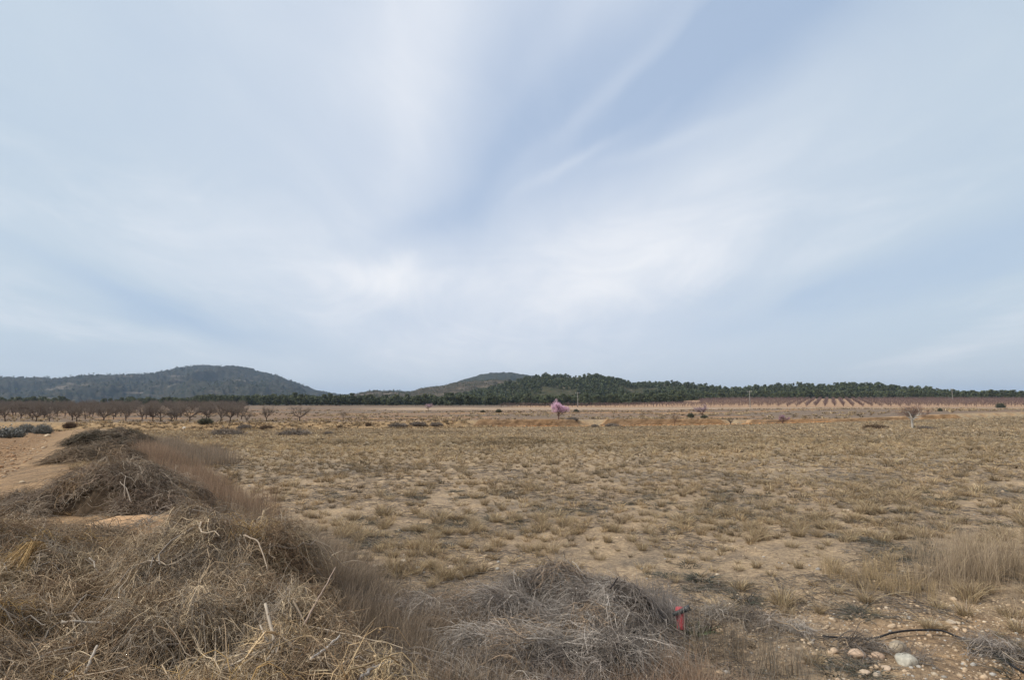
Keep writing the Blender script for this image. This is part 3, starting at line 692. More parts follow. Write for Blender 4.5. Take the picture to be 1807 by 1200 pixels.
# ------------------------------------------------------------------ brush heaps
def heap_h(x, y, bumps):
    z = np.zeros_like(x)
    for cx, cy, rx, ry, rot, h in bumps:
        dx, dy = x - cx, y - cy; c, s = math.cos(R(rot)), math.sin(R(rot)); p = (dx * c + dy * s) / rx; q = (-dx * s + dy * c) / ry
        z = np.maximum(z, h * np.clip(1 - p * p - q * q + (fbm(x * 1.6 / rx + cx, y * 1.6 / rx, 3, 2) - .5) * (1.1 if rx > .5 else .5), 0, 1.15) ** .75)
    return z
def heap(name, label, bumps, nplant, stems, pal, wts, Lr=(.25, .6), rad=.0022, seed=1, cat='brush heap', up=.25, flow=None, spread=.6, thick=40, tpal=None, relief=.10, branchy=True, curl=.12, hollows=()):
    global rng
    rng = np.random.default_rng(seed)
    cx = np.array([b[0] for b in bumps]); cy = np.array([b[1] for b in bumps])
    def surf(x, y): return H(x, y) + heap_h(x, y, bumps) * (.86 + .28 * fbm(x * 2.2, y * 2.2, 3, seed)) + (fbm(x * 5, y * 5, 3, seed + 1) - .5) * relief * np.minimum(heap_h(x, y, bumps) / .15, 1) - sum([d_ * np.exp(-((x - a_) ** 2 + (y - b_) ** 2) / r_ ** 2) for a_, b_, r_, d_ in hollows], 0 * x)
    o0 = empty(name, (float(cx.mean()), float(cy.mean()), Hs(cx.mean(), cy.mean())))
    L0 = np.array(o0.location)
    # added dark core blocks see-through, its colour standing in for inner shade
    x0, x1 = min(b[0] - 1.15 * max(b[2:4]) for b in bumps), max(b[0] + 1.15 * max(b[2:4]) for b in bumps); y0, y1 = min(b[1] - 1.15 * max(b[2:4]) for b in bumps), max(b[1] + 1.15 * max(b[2:4]) for b in bumps)
    n = 70; gx, gy = np.meshgrid(np.linspace(x0, x1, n), np.linspace(y0, y1, n), indexing='ij'); hh = heap_h(gx, gy, bumps)
    gz = np.where(hh > .02, surf(gx, gy) - .10 - .1 * fbm(gx * 6, gy * 6, 2, 3), H(gx, gy) - .15)
    idx = np.arange(n * n).reshape(n, n); Q = np.stack([idx[:-1, :-1], idx[1:, :-1], idx[1:, 1:], idx[:-1, 1:]], -1).reshape(-1, 4)
    fc = hh[:-1, :-1].ravel() + hh[1:, 1:].ravel(); Q = Q[fc > .01]
    obj('dark_core', mesh('dark_core', np.stack([gx, gy, gz], -1).reshape(-1, 3) - L0, Q, M_EARTH, np.tile((.085, .062, .042), (n * n, 1)), True), o0)
    # plants: fans of arching stems
    px, py = [], []
    while len(px) < nplant:
        a = rng.uniform(x0, x1, 400); b = rng.uniform(y0, y1, 400); k = heap_h(a, b, bumps) > .25 * max(q_[5] for q_ in bumps) * (.4 if max(q_[5] for q_ in bumps) > .2 else 1); px += list(a[k]); py += list(b[k])
    px = np.array(px[:nplant]); py = np.array(py[:nplant])
    pdir = rng.random(nplant) * 6.28 if flow is None else flow + rng.normal(size=nplant) * .95
    plift = rng.uniform(-.15, 1, nplant) * up
    pcol = colmix(nplant, pal, wts, .12)
    N_ = nplant * stems; pi = np.repeat(np.arange(nplant), stems)
    ang = pdir[pi] + rng.normal(size=N_) * spread; L = rng.uniform(*Lr, N_) * (.6 + .6 * rng.random(nplant))[pi]
    K = 7; t = np.linspace(0, 1, K)
    sx = px[pi] + rng.normal(size=N_) * .045; sy = py[pi] + rng.normal(size=N_) * .045
    cur = rng.normal(size=N_) * curl * 5; wob = .16 if flow is not None else .34; P = np.zeros((N_, K, 3)); x = sx.copy(); y = sy.copy(); off = rng.uniform(-.09, .03, N_)
    lift = plift[pi] * L + rng.normal(size=N_) * .05
    for k in range(K):
        P[:, k, 0] = x; P[:, k, 1] = y
        P[:, k, 2] = off + lift * np.sin(np.pi * t[k] * .8) 
        ang = ang + rng.normal(size=N_) * wob * 2.2 * (rng.random(N_) < .35); a = ang + cur * t[k]; x = x + np.cos(a) * L / (K - 1); y = y + np.sin(a) * L / (K - 1)
    hz = surf(P[..., 0], P[..., 1]); hz0 = hz[:, :1]
    P[..., 2] += np.maximum(hz * .55 + hz0 * .45, H(P[..., 0], P[..., 1]) + .01) ; P[..., 2] += rng.normal(size=P.shape[:2]) * (.006 if flow is not None else .012)
    r_ = rad * rng.lognormal(-.1, .42, (N_, 1)).clip(.4, 3) * np.linspace(1.15, .45, K)[None]
    col = pcol[pi] * rng.uniform(.6, 1.45, (N_, 1))
    parts = [tubes(P - L0, r_, col, 3)]
    if branchy:
        m_ = int(N_ * 2.6); si = rng.integers(0, N_, m_); kk = rng.integers(1, K - 1, m_); b0 = P[si, kk]; d = norm(P[si, kk + 1] - P[si, kk - 1] + rng.normal(size=(m_, 3)) * np.array([.02, .02, .018])[None] * 4)
        Ls = rng.uniform(.04, .14, m_)[:, None]; B = np.stack([b0, b0 + d * Ls * .5, b0 + d * Ls + rng.normal(size=(m_, 3)) * .012], 1)
        parts.append(tubes(B - L0, np.array([[.7, .5, .3]]) * rad * np.ones((m_, 1)), col[si] * rng.uniform(.85, 1.3, (m_, 1)), 3))
    m_ = N_ * 2; si = rng.integers(0, N_, m_); c0 = P[si, rng.integers(0, 7, m_)] + rng.normal(size=(m_, 3)) * .012; nn = norm(rng.normal(size=(m_, 3))); a_ = norm(np.cross(nn, rng.normal(size=(m_, 3)))); b_ = np.cross(nn, a_); s_f = min(rad, .0022) * 1.3 * rng.uniform(.5, 1.6, (m_, 1))
    parts.append(((np.stack([c0 - a_ * s_f * 1.8, c0 - b_ * s_f, c0 + a_ * s_f * 1.8, c0 + b_ * s_f], 1).reshape(-1, 3) - L0), np.arange(m_ * 4).reshape(-1, 4), np.repeat(col[si] * rng.uniform(.7, 1.25, (m_, 1)), 4, 0)))
    V, Q, C = join(parts); obj('dry_stems', mesh('dry_stems', V, Q, M_TWIG, C), o0)
    if thick:
        K = 8; j = rng.integers(0, nplant, thick); a = pdir[j] + rng.normal(size=thick) * .6; L = rng.uniform(.3, .95, thick); P = np.zeros((thick, K, 3)); x = px[j]; y = py[j]
        for k in range(K):
            P[:, k, 0] = x; P[:, k, 1] = y; a = a + rng.normal(size=thick) * .3; x = x + np.cos(a) * L / K; y = y + np.sin(a) * L / K
        P[..., 2] = surf(P[..., 0], P[..., 1]) * .5 + surf(P[:, :1, 0], P[:, :1, 1]) * .5 + .015 + rng.uniform(-.05, .10, (thick, 1)) * np.linspace(0, 1, K)[None] + rng.normal(size=(thick, K)) * .012
        V, Q, C = tubes(P - L0, rng.uniform(.003, .008, (thick, 1)) * np.linspace(1.1, .4, K)[None], colmix(thick, tpal or [(.40, .33, .25), (.36, .27, .18), (.27, .235, .20)], [1, 1, 1]), 5)
        obj('bare_branches', mesh('bare_branches', V, Q, M_TWIG, C), o0)
    return tag(o0, label, cat)
TAN = [(.33, .245, .16), (.41, .32, .22), (.28, .235, .185), (.52, .42, .29), (.20, .14, .09), (.42, .29, .13)]
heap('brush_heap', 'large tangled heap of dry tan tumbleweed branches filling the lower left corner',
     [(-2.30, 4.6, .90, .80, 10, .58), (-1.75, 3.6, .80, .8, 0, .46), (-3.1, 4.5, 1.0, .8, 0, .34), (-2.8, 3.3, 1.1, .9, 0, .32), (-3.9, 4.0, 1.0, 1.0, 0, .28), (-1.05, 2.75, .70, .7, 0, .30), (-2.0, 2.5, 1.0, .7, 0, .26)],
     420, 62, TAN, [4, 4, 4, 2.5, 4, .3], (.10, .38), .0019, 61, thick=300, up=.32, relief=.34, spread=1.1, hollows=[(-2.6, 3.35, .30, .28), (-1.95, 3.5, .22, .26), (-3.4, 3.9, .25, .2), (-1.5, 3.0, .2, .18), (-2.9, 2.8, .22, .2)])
heap('brush_heap', 'greyish brush heap with a fan of ochre twigs at the left edge', [(-4.75, 5.4, .95, .85, 0, .38), (-5.6, 5.9, 1.0, .7, 0, .24), (-4.9, 6.2, .8, .5, 0, .12)],
     200, 60, TAN, [3, 2, 4, 1, 4, .6], (.15, .45), .0021, 62, thick=70, up=.3, relief=.22, spread=1.1)
heap('brush_heap', 'dark grey-brown brush heap behind the bare clay patch, second along the bank', [(-6.1, 8.9, 1.15, .85, 0, .46), (-7.0, 8.4, .7, .6, 0, .18), (-5.35, 9.0, .6, .6, 0, .30)],
     150, 70, [(.25, .195, .15), (.33, .275, .215), (.16, .125, .095), (.28, .20, .12)], [3, 3, 2, 1], (.2, .55), .0028, 63, thick=70, up=.3, relief=.2, spread=1.1, tpal=[(.30, .26, .21), (.22, .18, .14), (.34, .29, .22)])
heap('brush_heap', 'low brownish brush heap in the middle of the bank, third along it', [(-12.0, 16.6, 1.25, .8, 0, .36)],
     90, 60, [(.24, .185, .13), (.30, .23, .16), (.15, .12, .09)], [1, 1, 1], (.3, .7), .005, 64, thick=0, up=.3, branchy=False)
heap('brush_heap', 'farthest dark brush heap at the end of the bank near the dirt track', [(-16.3, 22.8, 1.25, 1.1, 0, .62), (-17.8, 24.5, .9, .9, 0, .4), (-20.6, 31, 1.5, 1.4, 0, .6)],
     110, 60, [(.18, .15, .115), (.24, .19, .14), (.11, .095, .07)], [1, 1, 1], (.4, .8), .007, 65, thick=0, up=.35, branchy=False)
GREY = [(.34, .305, .27), (.26, .23, .205), (.40, .36, .32), (.17, .145, .125), (.36, .27, .19)]
heap('brush_heap', 'flattened grey heap of cut dry stalks at bottom centre beside the red pipe', [(.62, 5.8, .70, .5, 0, .31), (1.02, 5.6, .44, .40, 0, .28), (.75, 5.2, .65, .5, 20, .25), (-.05, 5.5, .68, .45, 15, .22), (-.55, 5.2, .50, .5, 0, .15), (.0, 4.45, .6, .5, 30, .20), (.65, 4.55, .7, .45, -10, .19), (.15, 3.8, .55, .5, 0, .16)],
     190, 85, GREY, [4, 3, 2, 3, 1], (.25, .6), .0023, 66, flow=3.6, spread=.42, thick=60, up=.22, tpal=[(.36, .33, .30), (.28, .26, .24), (.15, .13, .11)], relief=.2, curl=.16)
heap('twig_pile', 'low strip of grey twigs on the soil right of the red pipe', [(2.45, 5.35, .62, .16, -38, .05), (2.9, 4.95, .35, .13, -35, .05), (2.0, 5.75, .3, .15, -30, .04)],
     16, 45, GREY, [4, 3, 2, 2, 0], (.12, .32), .002, 67, cat='twig pile', flow=-.7, spread=.4, thick=12, up=.3, relief=.03, curl=.12)
heap('twig_pile', 'small grey twig tangle over the right end of the black hose', [(3.95, 4.85, .26, .2, 0, .05)], 7, 45, GREY, [4, 3, 2, 2, 0], (.15, .35), .002, 68, cat='twig pile', thick=6, up=.3, relief=.03)
heap('twig_pile', 'small pale twig tangle on the clay patch between the two nearest left heaps', [(-3.9, 7.3, .7, .45, 0, .16), (-3.4, 6.9, .5, .35, 0, .12)], 26, 55, GREY, [3, 3, 3, 1, 1], (.2, .45), .0026, 69, cat='twig pile', thick=12, up=.3, relief=.03)
heap('twig_pile', 'dead straw and split twigs spilled at the lower right foot of the big tan heap', [(-.75, 2.7, .42, .4, 0, .30), (-1.15, 2.85, .35, .35, 0, .34)], 16, 32, [(.50, .39, .24), (.40, .30, .18), (.30, .24, .18)], [2, 3, 2], (.2, .45), .003, 70, cat='twig pile', thick=35, up=.5, relief=.05, tpal=[(.55, .48, .38), (.5, .40, .26), (.36, .33, .29)])
heap('leaf_mat', 'dry brown ground-hugging growth on the bank between the second and third brush heaps', [(-8.9, 12.6, .9, .6, 0, .08), (-7.9, 11.2, .7, .5, 0, .08)], 60, 50, [(.25, .17, .10), (.18, .14, .10)], [1, 1], (.3, .6), .004, 71, cat='dry plants', thick=0, branchy=False)

# single big branches standing out of the heaps
rng = np.random.default_rng(99)
def stick(name, label, pts, r0, r1, col, cat='branch'):
    P = np.array([pts], float); L0 = P[0, 0].copy(); k = P.shape[1]
    tt = np.linspace(0, k - 1, k * 4 - 3); PP = np.stack([np.interp(tt, np.arange(k), P[0, :, i]) for i in range(3)], -1)[None]; kk = PP.shape[1]
    PP[0, 1:-1] += rng.normal(size=(kk - 2, 3)) * r0 * .35
    V, Q, C = tubes(PP - L0, np.linspace(r0, r1, kk)[None], np.array([col]), 7)
    V = list(V); Q = list(Q); e = len(V); V += [PP[0, 0] - L0, PP[0, -1] - L0]; C = np.concatenate([C, [col, np.array(col) * 1.1]])
    for i in range(7): Q.append([e, (i + 1) % 7, i, i]); Q.append([e + 1, (kk - 1) * 7 + i, (kk - 1) * 7 + (i + 1) % 7, (kk - 1) * 7 + (i + 1) % 7])
    me = bpy.data.meshes.new(name); me.from_pydata([tuple(v) for v in V], [], [tuple(int(a) for a in dict.fromkeys(map(int, q))) for q in Q]); me.materials.append(M_TWIG)
    at_ = me.color_attributes.new('tint', 'FLOAT_COLOR', 'POINT'); c = np.ones((len(V), 4), np.float32); c[:, :3] = C; at_.data.foreach_set('color', c.ravel())
    for p_ in me.polygons: p_.use_smooth = True
    return tag(obj(name, me, None, tuple(L0)), label, cat)
PALE = (.42, .36, .29)
stick('branch', 'short thick pale sawn branch stub standing up in the big tan heap', [at(495, 1172, 2.75), at(480, 1120, 2.85), at(468, 1066, 2.95)], .009, .007, (.42, .36, .29))
stick('branch', 'thin pale twig leaning just left of the sawn stub', [at(487, 1165, 2.8), at(470, 1130, 2.85), at(459, 1104, 2.9)], .007, .004, PALE)
stick('branch', 'long thin whip reaching up and right from the big heap over the fine grass', [at(535, 1105, 3.2), at(560, 1060, 3.4), at(572, 1040, 3.5), at(592, 1002, 3.7)], .006, .003, (.38, .29, .23))
stick('branch', 'straight pale stick pointing up and right at the bottom of the straw', [at(548, 1165, 2.7), at(575, 1145, 2.8), at(600, 1122, 2.9)], .007, .004, (.46, .42, .38))
stick('branch', 'curved pale branch arching over the crest of the big heap', [at(432, 945, 4.3), at(455, 955, 4.25), at(463, 975, 4.15), at(472, 1008, 4.0)], .006, .003, (.38, .31, .24))
stick('branch', 'hooked white twig on the left of the big heap', [at(157, 985, 4.2), at(166, 992, 4.2), at(168, 1003, 4.15)], .005, .003, (.42, .37, .31))
stick('branch', 'long grey branch lying across the middle of the big heap', [at(108, 1098, 3.3), at(140, 1098, 3.35), at(180, 1100, 3.4), at(250, 1106, 3.4)], .008, .004, (.42, .37, .31))
stick('branch', 'grey diagonal branch at the bottom left of the big heap', [at(45, 1178, 2.85), at(90, 1152, 2.95), at(165, 1132, 3.1)], .007, .004, (.33, .29, .25))
stick('branch', 'short straight pale stick in the dark hollow of the big heap', [at(150, 1190, 2.8), at(160, 1165, 2.85), at(172, 1140, 2.9)], .007, .006, (.45, .40, .34))
stick('branch', 'pale forked limb on the face of the second heap', [at(232, 888, 7.9), at(222, 862, 8.0), at(212, 850, 8.1)], .009, .004, (.33, .28, .23))
stick('branch', 'upright pale limb right of the forked one on the second heap', [at(221, 880, 7.95), at(219, 860, 8.0), at(222, 840, 8.15)], .009, .004, (.33, .28, .23))
stick('branch', 'dead grey limb rising at the lower centre below the fine grass', [at(636, 1200, 2.6), at(655, 1182, 2.7), at(690, 1168, 2.8)], .010, .004, (.36, .33, .30))
stick('stake', 'short black stake standing on the left edge of the grey heap', [at(790, 1080, 5.55), at(788, 1051, 5.55)], .009, .008, (.02, .02, .022), 'stake')
stick('stick', 'black stick poking up at an angle from the grey heap', [at(1077, 1040, 5.15), at(1083, 1030, 5.2), at(1091, 1020, 5.25)], .007, .005, (.035, .03, .03), 'stick')

# fan of ochre twigs at left edge
P = []
for i in range(90):
    a = at(random.uniform(55, 85), random.uniform(960, 990), 4.55); b = at(random.uniform(-10, 45), random.uniform(985, 1040), 4.3); m = (a + b) / 2 + np.array([0, 0, .07 + random.uniform(-.02, .04)])
    P.append([a, a * .6 + m * .4 + [0, 0, .03], m, b])
P = np.array(P); V, Q, C = tubes(P, np.linspace(.0035, .0015, 4)[None].repeat(90, 0), colmix(90, [(.36, .24, .11), (.42, .30, .15)], [1, 1]), 3)
tag(obj('dead_plant', mesh('dead_plant', V, Q, M_TWIG, C)), 'ochre-yellow arching dead plant at the left edge above the dark hollow', 'dead plant')

# ------------------------------------------------------------------ grasses
def blades(base, h, lean, wdt, pal, wts, K=4, gseed=0, droop=.35, tipl=1.25, wind=(0, 0)):
    n = len(base); a = rng.random(n) * 6.28; l = (np.abs(rng.normal(size=n)) * lean)[:, None] * h[:, None]
    t = np.linspace(0, 1, K); P = np.zeros((n, K, 3)); d = np.stack([np.cos(a), np.sin(a)], -1) * l + np.array(wind) * h[:, None]
    P[..., :2] = base[:, None, :2] + d[:, None] * (t ** 1.6)[None, :, None]
    P[..., 2] = base[:, 2][:, None] - .01 + h[:, None] * (t - droop * lean * t ** 3)[None]
    P[:, 1:] += rng.normal(size=(n, K - 1, 3)) * (h * .02)[:, None, None]
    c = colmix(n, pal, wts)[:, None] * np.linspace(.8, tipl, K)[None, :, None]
    return ribbons(P, (wdt * rng.uniform(.6, 1.4, (n, 1))) * np.linspace(1, .3, K)[None], c)
def grass_band(name, label, pts, n, hr, wdt, pal, wts, lean=.25, wind=(0, 0), clumpy=.0, cat='grass'):
    """pts: list of (x,y,sx,sy) gaussian patches on the ground"""
    pts = np.array(pts); k = rng.integers(0, len(pts), n); x = pts[k, 0] + rng.normal(size=n) * pts[k, 2]; y = pts[k, 1] + rng.normal(size=n) * pts[k, 3]
    if clumpy:
        cx = x + 0; nn = max(4, n // 60); ii = rng.integers(0, nn, n); x = x[ii] + rng.normal(size=n) * clumpy; y = y[ii] + rng.normal(size=n) * clumpy
    z = H(x, y); h = rng.uniform(*hr, n) * (.6 + .7 * fbm(x * 1.5, y * 1.5, 2, 3)); base = np.stack([x, y, z], -1)
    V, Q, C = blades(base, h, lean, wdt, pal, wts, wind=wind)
    return tag(obj(name, mesh(name, V, Q, M_GRASS, C)), label, cat, None, 'stuff')
FINE = [(.24, .195, .15), (.30, .24, .18), (.18, .145, .11), (.36, .29, .21)]
pts = [(foot(y) - .65 + .25 * math.sin(y), y, .24, .3) for y in np.arange(3.4, 9.5, .45)]
grass_band('dry_grass', 'band of fine grey-brown grass along the foot of the bank beside the big heap', pts, 17000, (.22, .46), .0028, FINE, [3, 3, 2, 1], .36, clumpy=.08, wind=(.08, 0))
pts = [(foot(y) - .55 - .03 * (y - 10), y, .30, .4) for y in np.arange(10.2, 21, .7)]
grass_band('dry_grass', 'tall reddish brown grass lining the bank behind the big heap', pts, 12000, (.32, .62), .0055, [(.30, .215, .155), (.24, .175, .125), (.36, .27, .19)], [2, 2, 1], .15, clumpy=.14)
pts = [(foot(y) + 1.1, y, .6, .6) for y in np.arange(21, 36, 1)]
grass_band('dry_grass', 'hazy grey-brown grass beside the dirt track at the far end of the bank', pts, 7000, (.3, .6), .010, [(.28, .22, .165), (.24, .20, .16)], [1, 1], .2, clumpy=.25)
grass_band('dry_grass', 'brown upright grass in the foreground below the grey heap', [(.45, 3.95, .35, .25), (1.0, 4.1, .35, .25), (1.1, 4.2, .25, .2), (.6, 3.5, .4, .25), (1.35, 3.8, .3, .2)], 9500, (.14, .34), .0026, [(.32, .225, .16), (.27, .21, .16), (.40, .32, .24), (.28, .17, .10)], [3, 3, 1, 1], .3, clumpy=.05)
grass_band('dry_grass', 'dark brown grass between the big heap and the grey heap', [(-.35, 4.3, .3, .5), (-.5, 5.0, .3, .4), (-.15, 3.6, .25, .3)], 6500, (.16, .34), .0026, [(.21, .16, .11), (.27, .20, .13), (.15, .115, .08)], [3, 2, 1], .35, clumpy=.06)
grass_band('dry_grass', 'grey grass tips over the back of the grey heap', [(.95, 6.0, .35, .15), (.5, 6.0, .3, .12), (1.45, 5.5, .12, .25)], 3000, (.2, .42), .0026, [(.27, .25, .235), (.21, .19, .175)], [1, 1], .35, clumpy=.05)
grass_band('dry_grass', 'tall wispy dry grass clump at the right edge', [(5.0, 6.6, .3, .25), (5.7, 6.7, .35, .3), (5.5, 7.2, .4, .3), (6.5, 7.0, .4, .3)], 3300, (.25, .62), .003, [(.36, .28, .19), (.30, .24, .175), (.44, .35, .24)], [2, 3, 1], .32, clumpy=.06, wind=(.06, 0))
grass_band('dry_grass', 'thin golden grass left of the tall clump at the right edge', [(4.3, 6.9, .3, .2), (4.0, 6.7, .25, .2), (4.3, 6.3, .2, .15)], 1300, (.15, .36), .003, [(.40, .30, .17), (.32, .25, .16)], [1, 1], .35, clumpy=.06)
grass_band('dry_grass', 'tall weeds scattered along the bottom right of the frame', [(2.0, 4.0, .4, .2), (1.9, 4.6, .2, .25), (5.2, 5.2, .25, .25)], 1300, (.2, .5), .0028, [(.25, .22, .18), (.22, .17, .12)], [1, 1], .35, clumpy=.05)

# grass tufts over the fallow field
TP = [(.43, .335, .20), (.34, .255, .16), (.53, .43, .275), (.24, .18, .12), (.36, .305, .24)]
TW = [3, 3, 2, 2, 1]
def tuft_geo(nb, h, r, wdt, lean, K, pal=TP, wts=TW):
    a = rng.random(nb) * 6.28; q = np.sqrt(rng.random(nb)) * r; base = np.stack([np.cos(a) * q, np.sin(a) * q, np.zeros(nb) - .01], -1)
    hh = h * rng.uniform(.45, 1.1, nb); n = nb; l = (.15 + np.abs(rng.normal(size=n)) * lean) * hh; a2 = a + rng.normal(size=n) * .5
    t = np.linspace(0, 1, K); P = np.zeros((n, K, 3)); P[..., :2] = base[:, None, :2] + (np.stack([np.cos(a2), np.sin(a2)], -1) * l[:, None])[:, None] * (t ** 1.5)[None, :, None]
    P[..., 2] = base[:, 2][:, None] + hh[:, None] * (t - .25 * t ** 3)[None]
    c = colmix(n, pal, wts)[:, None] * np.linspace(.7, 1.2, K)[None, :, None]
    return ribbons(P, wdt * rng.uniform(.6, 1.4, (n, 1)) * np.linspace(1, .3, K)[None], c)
def tuft_field():
    g = np.random.default_rng(77); out = []
    n = 260000; u = g.uniform(-.75, 1.0, n); y = 4.5 + (np.sqrt(g.random(n))) * 74; x = u * y
    d = (foot(y) - x) * .806
    k = (d < -.15) & (y < wall_y(x) - 3)
    # keep density about constant per m2 near, falling slowly with distance
    dn = fbm(x * .16, y * .16, 3, 4); bare = sm(y, 7, 11) * (1 - sm(y, 14, 19)) * sm(-x, -.5, 1.5) * (1 - sm(-x, 5, 7)) * .8
    nearb = 1 - sm(y, 4, 10) * .55 ; pr = np.clip(.62 + 1.3 * (dn - .42), .35, 1) * (.45 + .55 * sm(fbm(x * .5, y * .5, 3, 6), .38, .5)) * (1 - bare) * (.45 + .55 * sm(y, 6, 13)) 
    k &= g.random(n) < pr
    inh = heap_h(x, y, [(.6, 4.9, 1.3, 1.4, 0, 1), (2.6, 5.3, .9, .4, -35, 1)]) > 0
    k &= ~inh
    x, y = x[k], y[k]
    cs = .27 + np.clip(y - 20, 0, 60) * .002; key = np.floor(x / cs).astype(int) * 100003 + np.floor(y / (cs * 1.3)).astype(int); _, ui = np.unique(key, return_index=True); x, y = x[ui], y[ui]
    s = g.lognormal(-.55, .36, len(x)).clip(.28, 1.3) * (1 + .25 * sm(y, 15, 40)) * (.8 + .5 * fbm(x * .3, y * .3, 2, 1))
    return np.stack([x, y, H(x, y), s, g.random(len(x)) * 6.28], -1)
TF = tuft_field()
g = np.random.default_rng(1234); nx_ = 1500; yy = 4.6 + g.random(nx_) ** .8 * 11; xx = g.uniform(-.5, .95, nx_) * yy; dd = (foot(yy) - xx) * .806
kk = (dd < -.5) & (heap_h(xx, yy, [(.6, 4.9, 1.3, 1.4, 0, 1), (2.6, 5.3, .9, .4, -35, 1)]) <= 0) & (fbm(xx * .5, yy * .5, 3, 7) > .5)
TF = np.concatenate([TF, np.stack([xx, yy, H(xx, yy), g.uniform(.5, 1.1, nx_), g.random(nx_) * 6], -1)[kk]])
for px, py, s in ((697, 1013, 1.6), (1380, 1070, 1.4), (1275, 1085, 1.2), (1706, 1062, 1.05), (1785, 1090, 1.0), (1475, 1012, 1.1), (1527, 1065, 1.0), (765, 980, 1.3), (667, 975, 1.2), (1385, 925, 1.3), (848, 1013, 1.1), (1440, 920, 1.2)):
    x, y = hit(px, py); TF = np.concatenate([TF, [[x, y, Hs(x, y), s, 0.]]])
order = np.argsort(np.hypot(TF[:, 0], TF[:, 1]) / TF[:, 3]); TF = TF[order]
NEAR = 285
TM = []
for i in range(9):
    hh = [.17, .21, .14, .24, .18, .12, .2, .16, .22][i]
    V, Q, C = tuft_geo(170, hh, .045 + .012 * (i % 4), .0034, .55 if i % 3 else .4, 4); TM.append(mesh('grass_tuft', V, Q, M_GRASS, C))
tp = None
for i, (x, y, z, s, rz) in enumerate(TF[:NEAR]):
    px = x / y * 1000 + 903
    l = '%s dry grass tuft %s, %s' % ('large' if s > 1.0 else 'middling' if s > .7 else 'small', 'in the nearest strip of soil' if y < 7 else 'a little way into the field' if y < 10 else 'farther into the field',
         'left of the grey heap' if px < 820 else 'straight behind the grey heap' if px < 1180 else 'beyond the red pipe' if px < 1480 else 'above the hose')
    if tp is None: o = tp = obj('grass_tuft', TM[0])
    else: o = tp.copy(); COL.objects.link(o); o.data = TM[i % 9]
    o.location = (x, y, z); o.rotation_euler = (0, 0, rz); o.scale = (s * 1.15, s * 1.15, s); tag(o, l, 'grass tuft', 'tufts: ' + l)
def tuft_mass(name, arr, nb, wdt, K, label, hs=1.0, nvar=6):
    Vs, Qs, Cs, off = [], [], [], 0
    for i in range(nvar):
        a = arr[i::nvar]; m_ = len(a)
        if not m_: continue
        v, q, c = tuft_geo(nb, .19 * hs, .07, wdt, .5, K)
        ca, sa, s = np.cos(a[:, 4])[:, None], np.sin(a[:, 4])[:, None], a[:, 3:4]
        V = np.stack([(v[:, 0] * ca - v[:, 1] * sa) * s * 1.25 + a[:, :1], (v[:, 0] * sa + v[:, 1] * ca) * s * 1.25 + a[:, 1:2], v[:, 2] * s + a[:, 2:3]], -1).reshape(-1, 3)
        tn = (.62 + .8 * fbm(a[:, 0] * .12, a[:, 1] * .2, 3, 5))[:, None, None] * rng.uniform(.8, 1.25, (m_, 1, 1)) * np.array([[1, 1, 1], [1.1, 1.05, 1], [.5, .5, .52], [.72, .68, .62]])[rng.choice(4, m_, p=[.45, .2, .15, .2])][:, None]
        Qs.append((q[None] + (np.arange(m_) * len(v))[:, None, None]).reshape(-1, 4) + off); off += len(V); Vs.append(V); Cs.append((c[None] * tn).reshape(-1, 3))
    tag(obj(name, mesh(name, np.concatenate(Vs), np.concatenate(Qs), M_GRASS, np.concatenate(Cs))), label, 'grass', None, 'stuff')
RT = TF[NEAR:]; dR = np.hypot(RT[:, 0], RT[:, 1])
tuft_mass('field_grass', RT[dR < 22], 70, .0065, 3, 'dry grass tufts covering the middle of the fallow field')
tuft_mass('field_grass', RT[(dR >= 22) & (dR < 45)], 30, .014, 3, 'dry grass tufts covering the far part of the fallow field')
tuft_mass('field_grass', RT[dR >= 45], 14, .03, 2, 'dry sward of the farthest strip of the fallow field', .9)
# terraces beyond the wall: low dry growth
g = np.random.default_rng(9); n = 5000; u = g.uniform(-.95, 1, n); y = g.uniform(82, 165, n); x = u * y; k = fbm(x * .05, y * .12, 3, 2) > .5
tuft_mass('terrace_scrub', np.stack([x, y, H(x, y), g.uniform(1.2, 2.6, n), g.random(n) * 6], -1)[k], 12, .05, 2, 'low dry weeds over the terraces beyond the wall')
n = 900; x = g.uniform(-60, -2, n); y = wall_y(x) - g.uniform(0, 6, n)
tuft_mass('bank_weeds', np.stack([x, y, H(x, y), g.uniform(.9, 2.4, n), g.random(n) * 6], -1), 16, .035, 2, 'dry weeds on the tan bank below the left orchard')
# weeds on the near bank
g = np.random.default_rng(19); n = 2600; y = 5 + g.random(n) * 34; d_ = g.uniform(.2, 3.0, n); x = foot(y) - d_ / .806; k = fbm(x * .6, y * .6, 3, 2) > .47
tuft_mass('bank_grass', np.stack([x, y, H(x, y), g.uniform(.5, 1.2, n), g.random(n) * 6], -1)[k], 50, .006, 3, 'sparse dry grass on the earth bank')

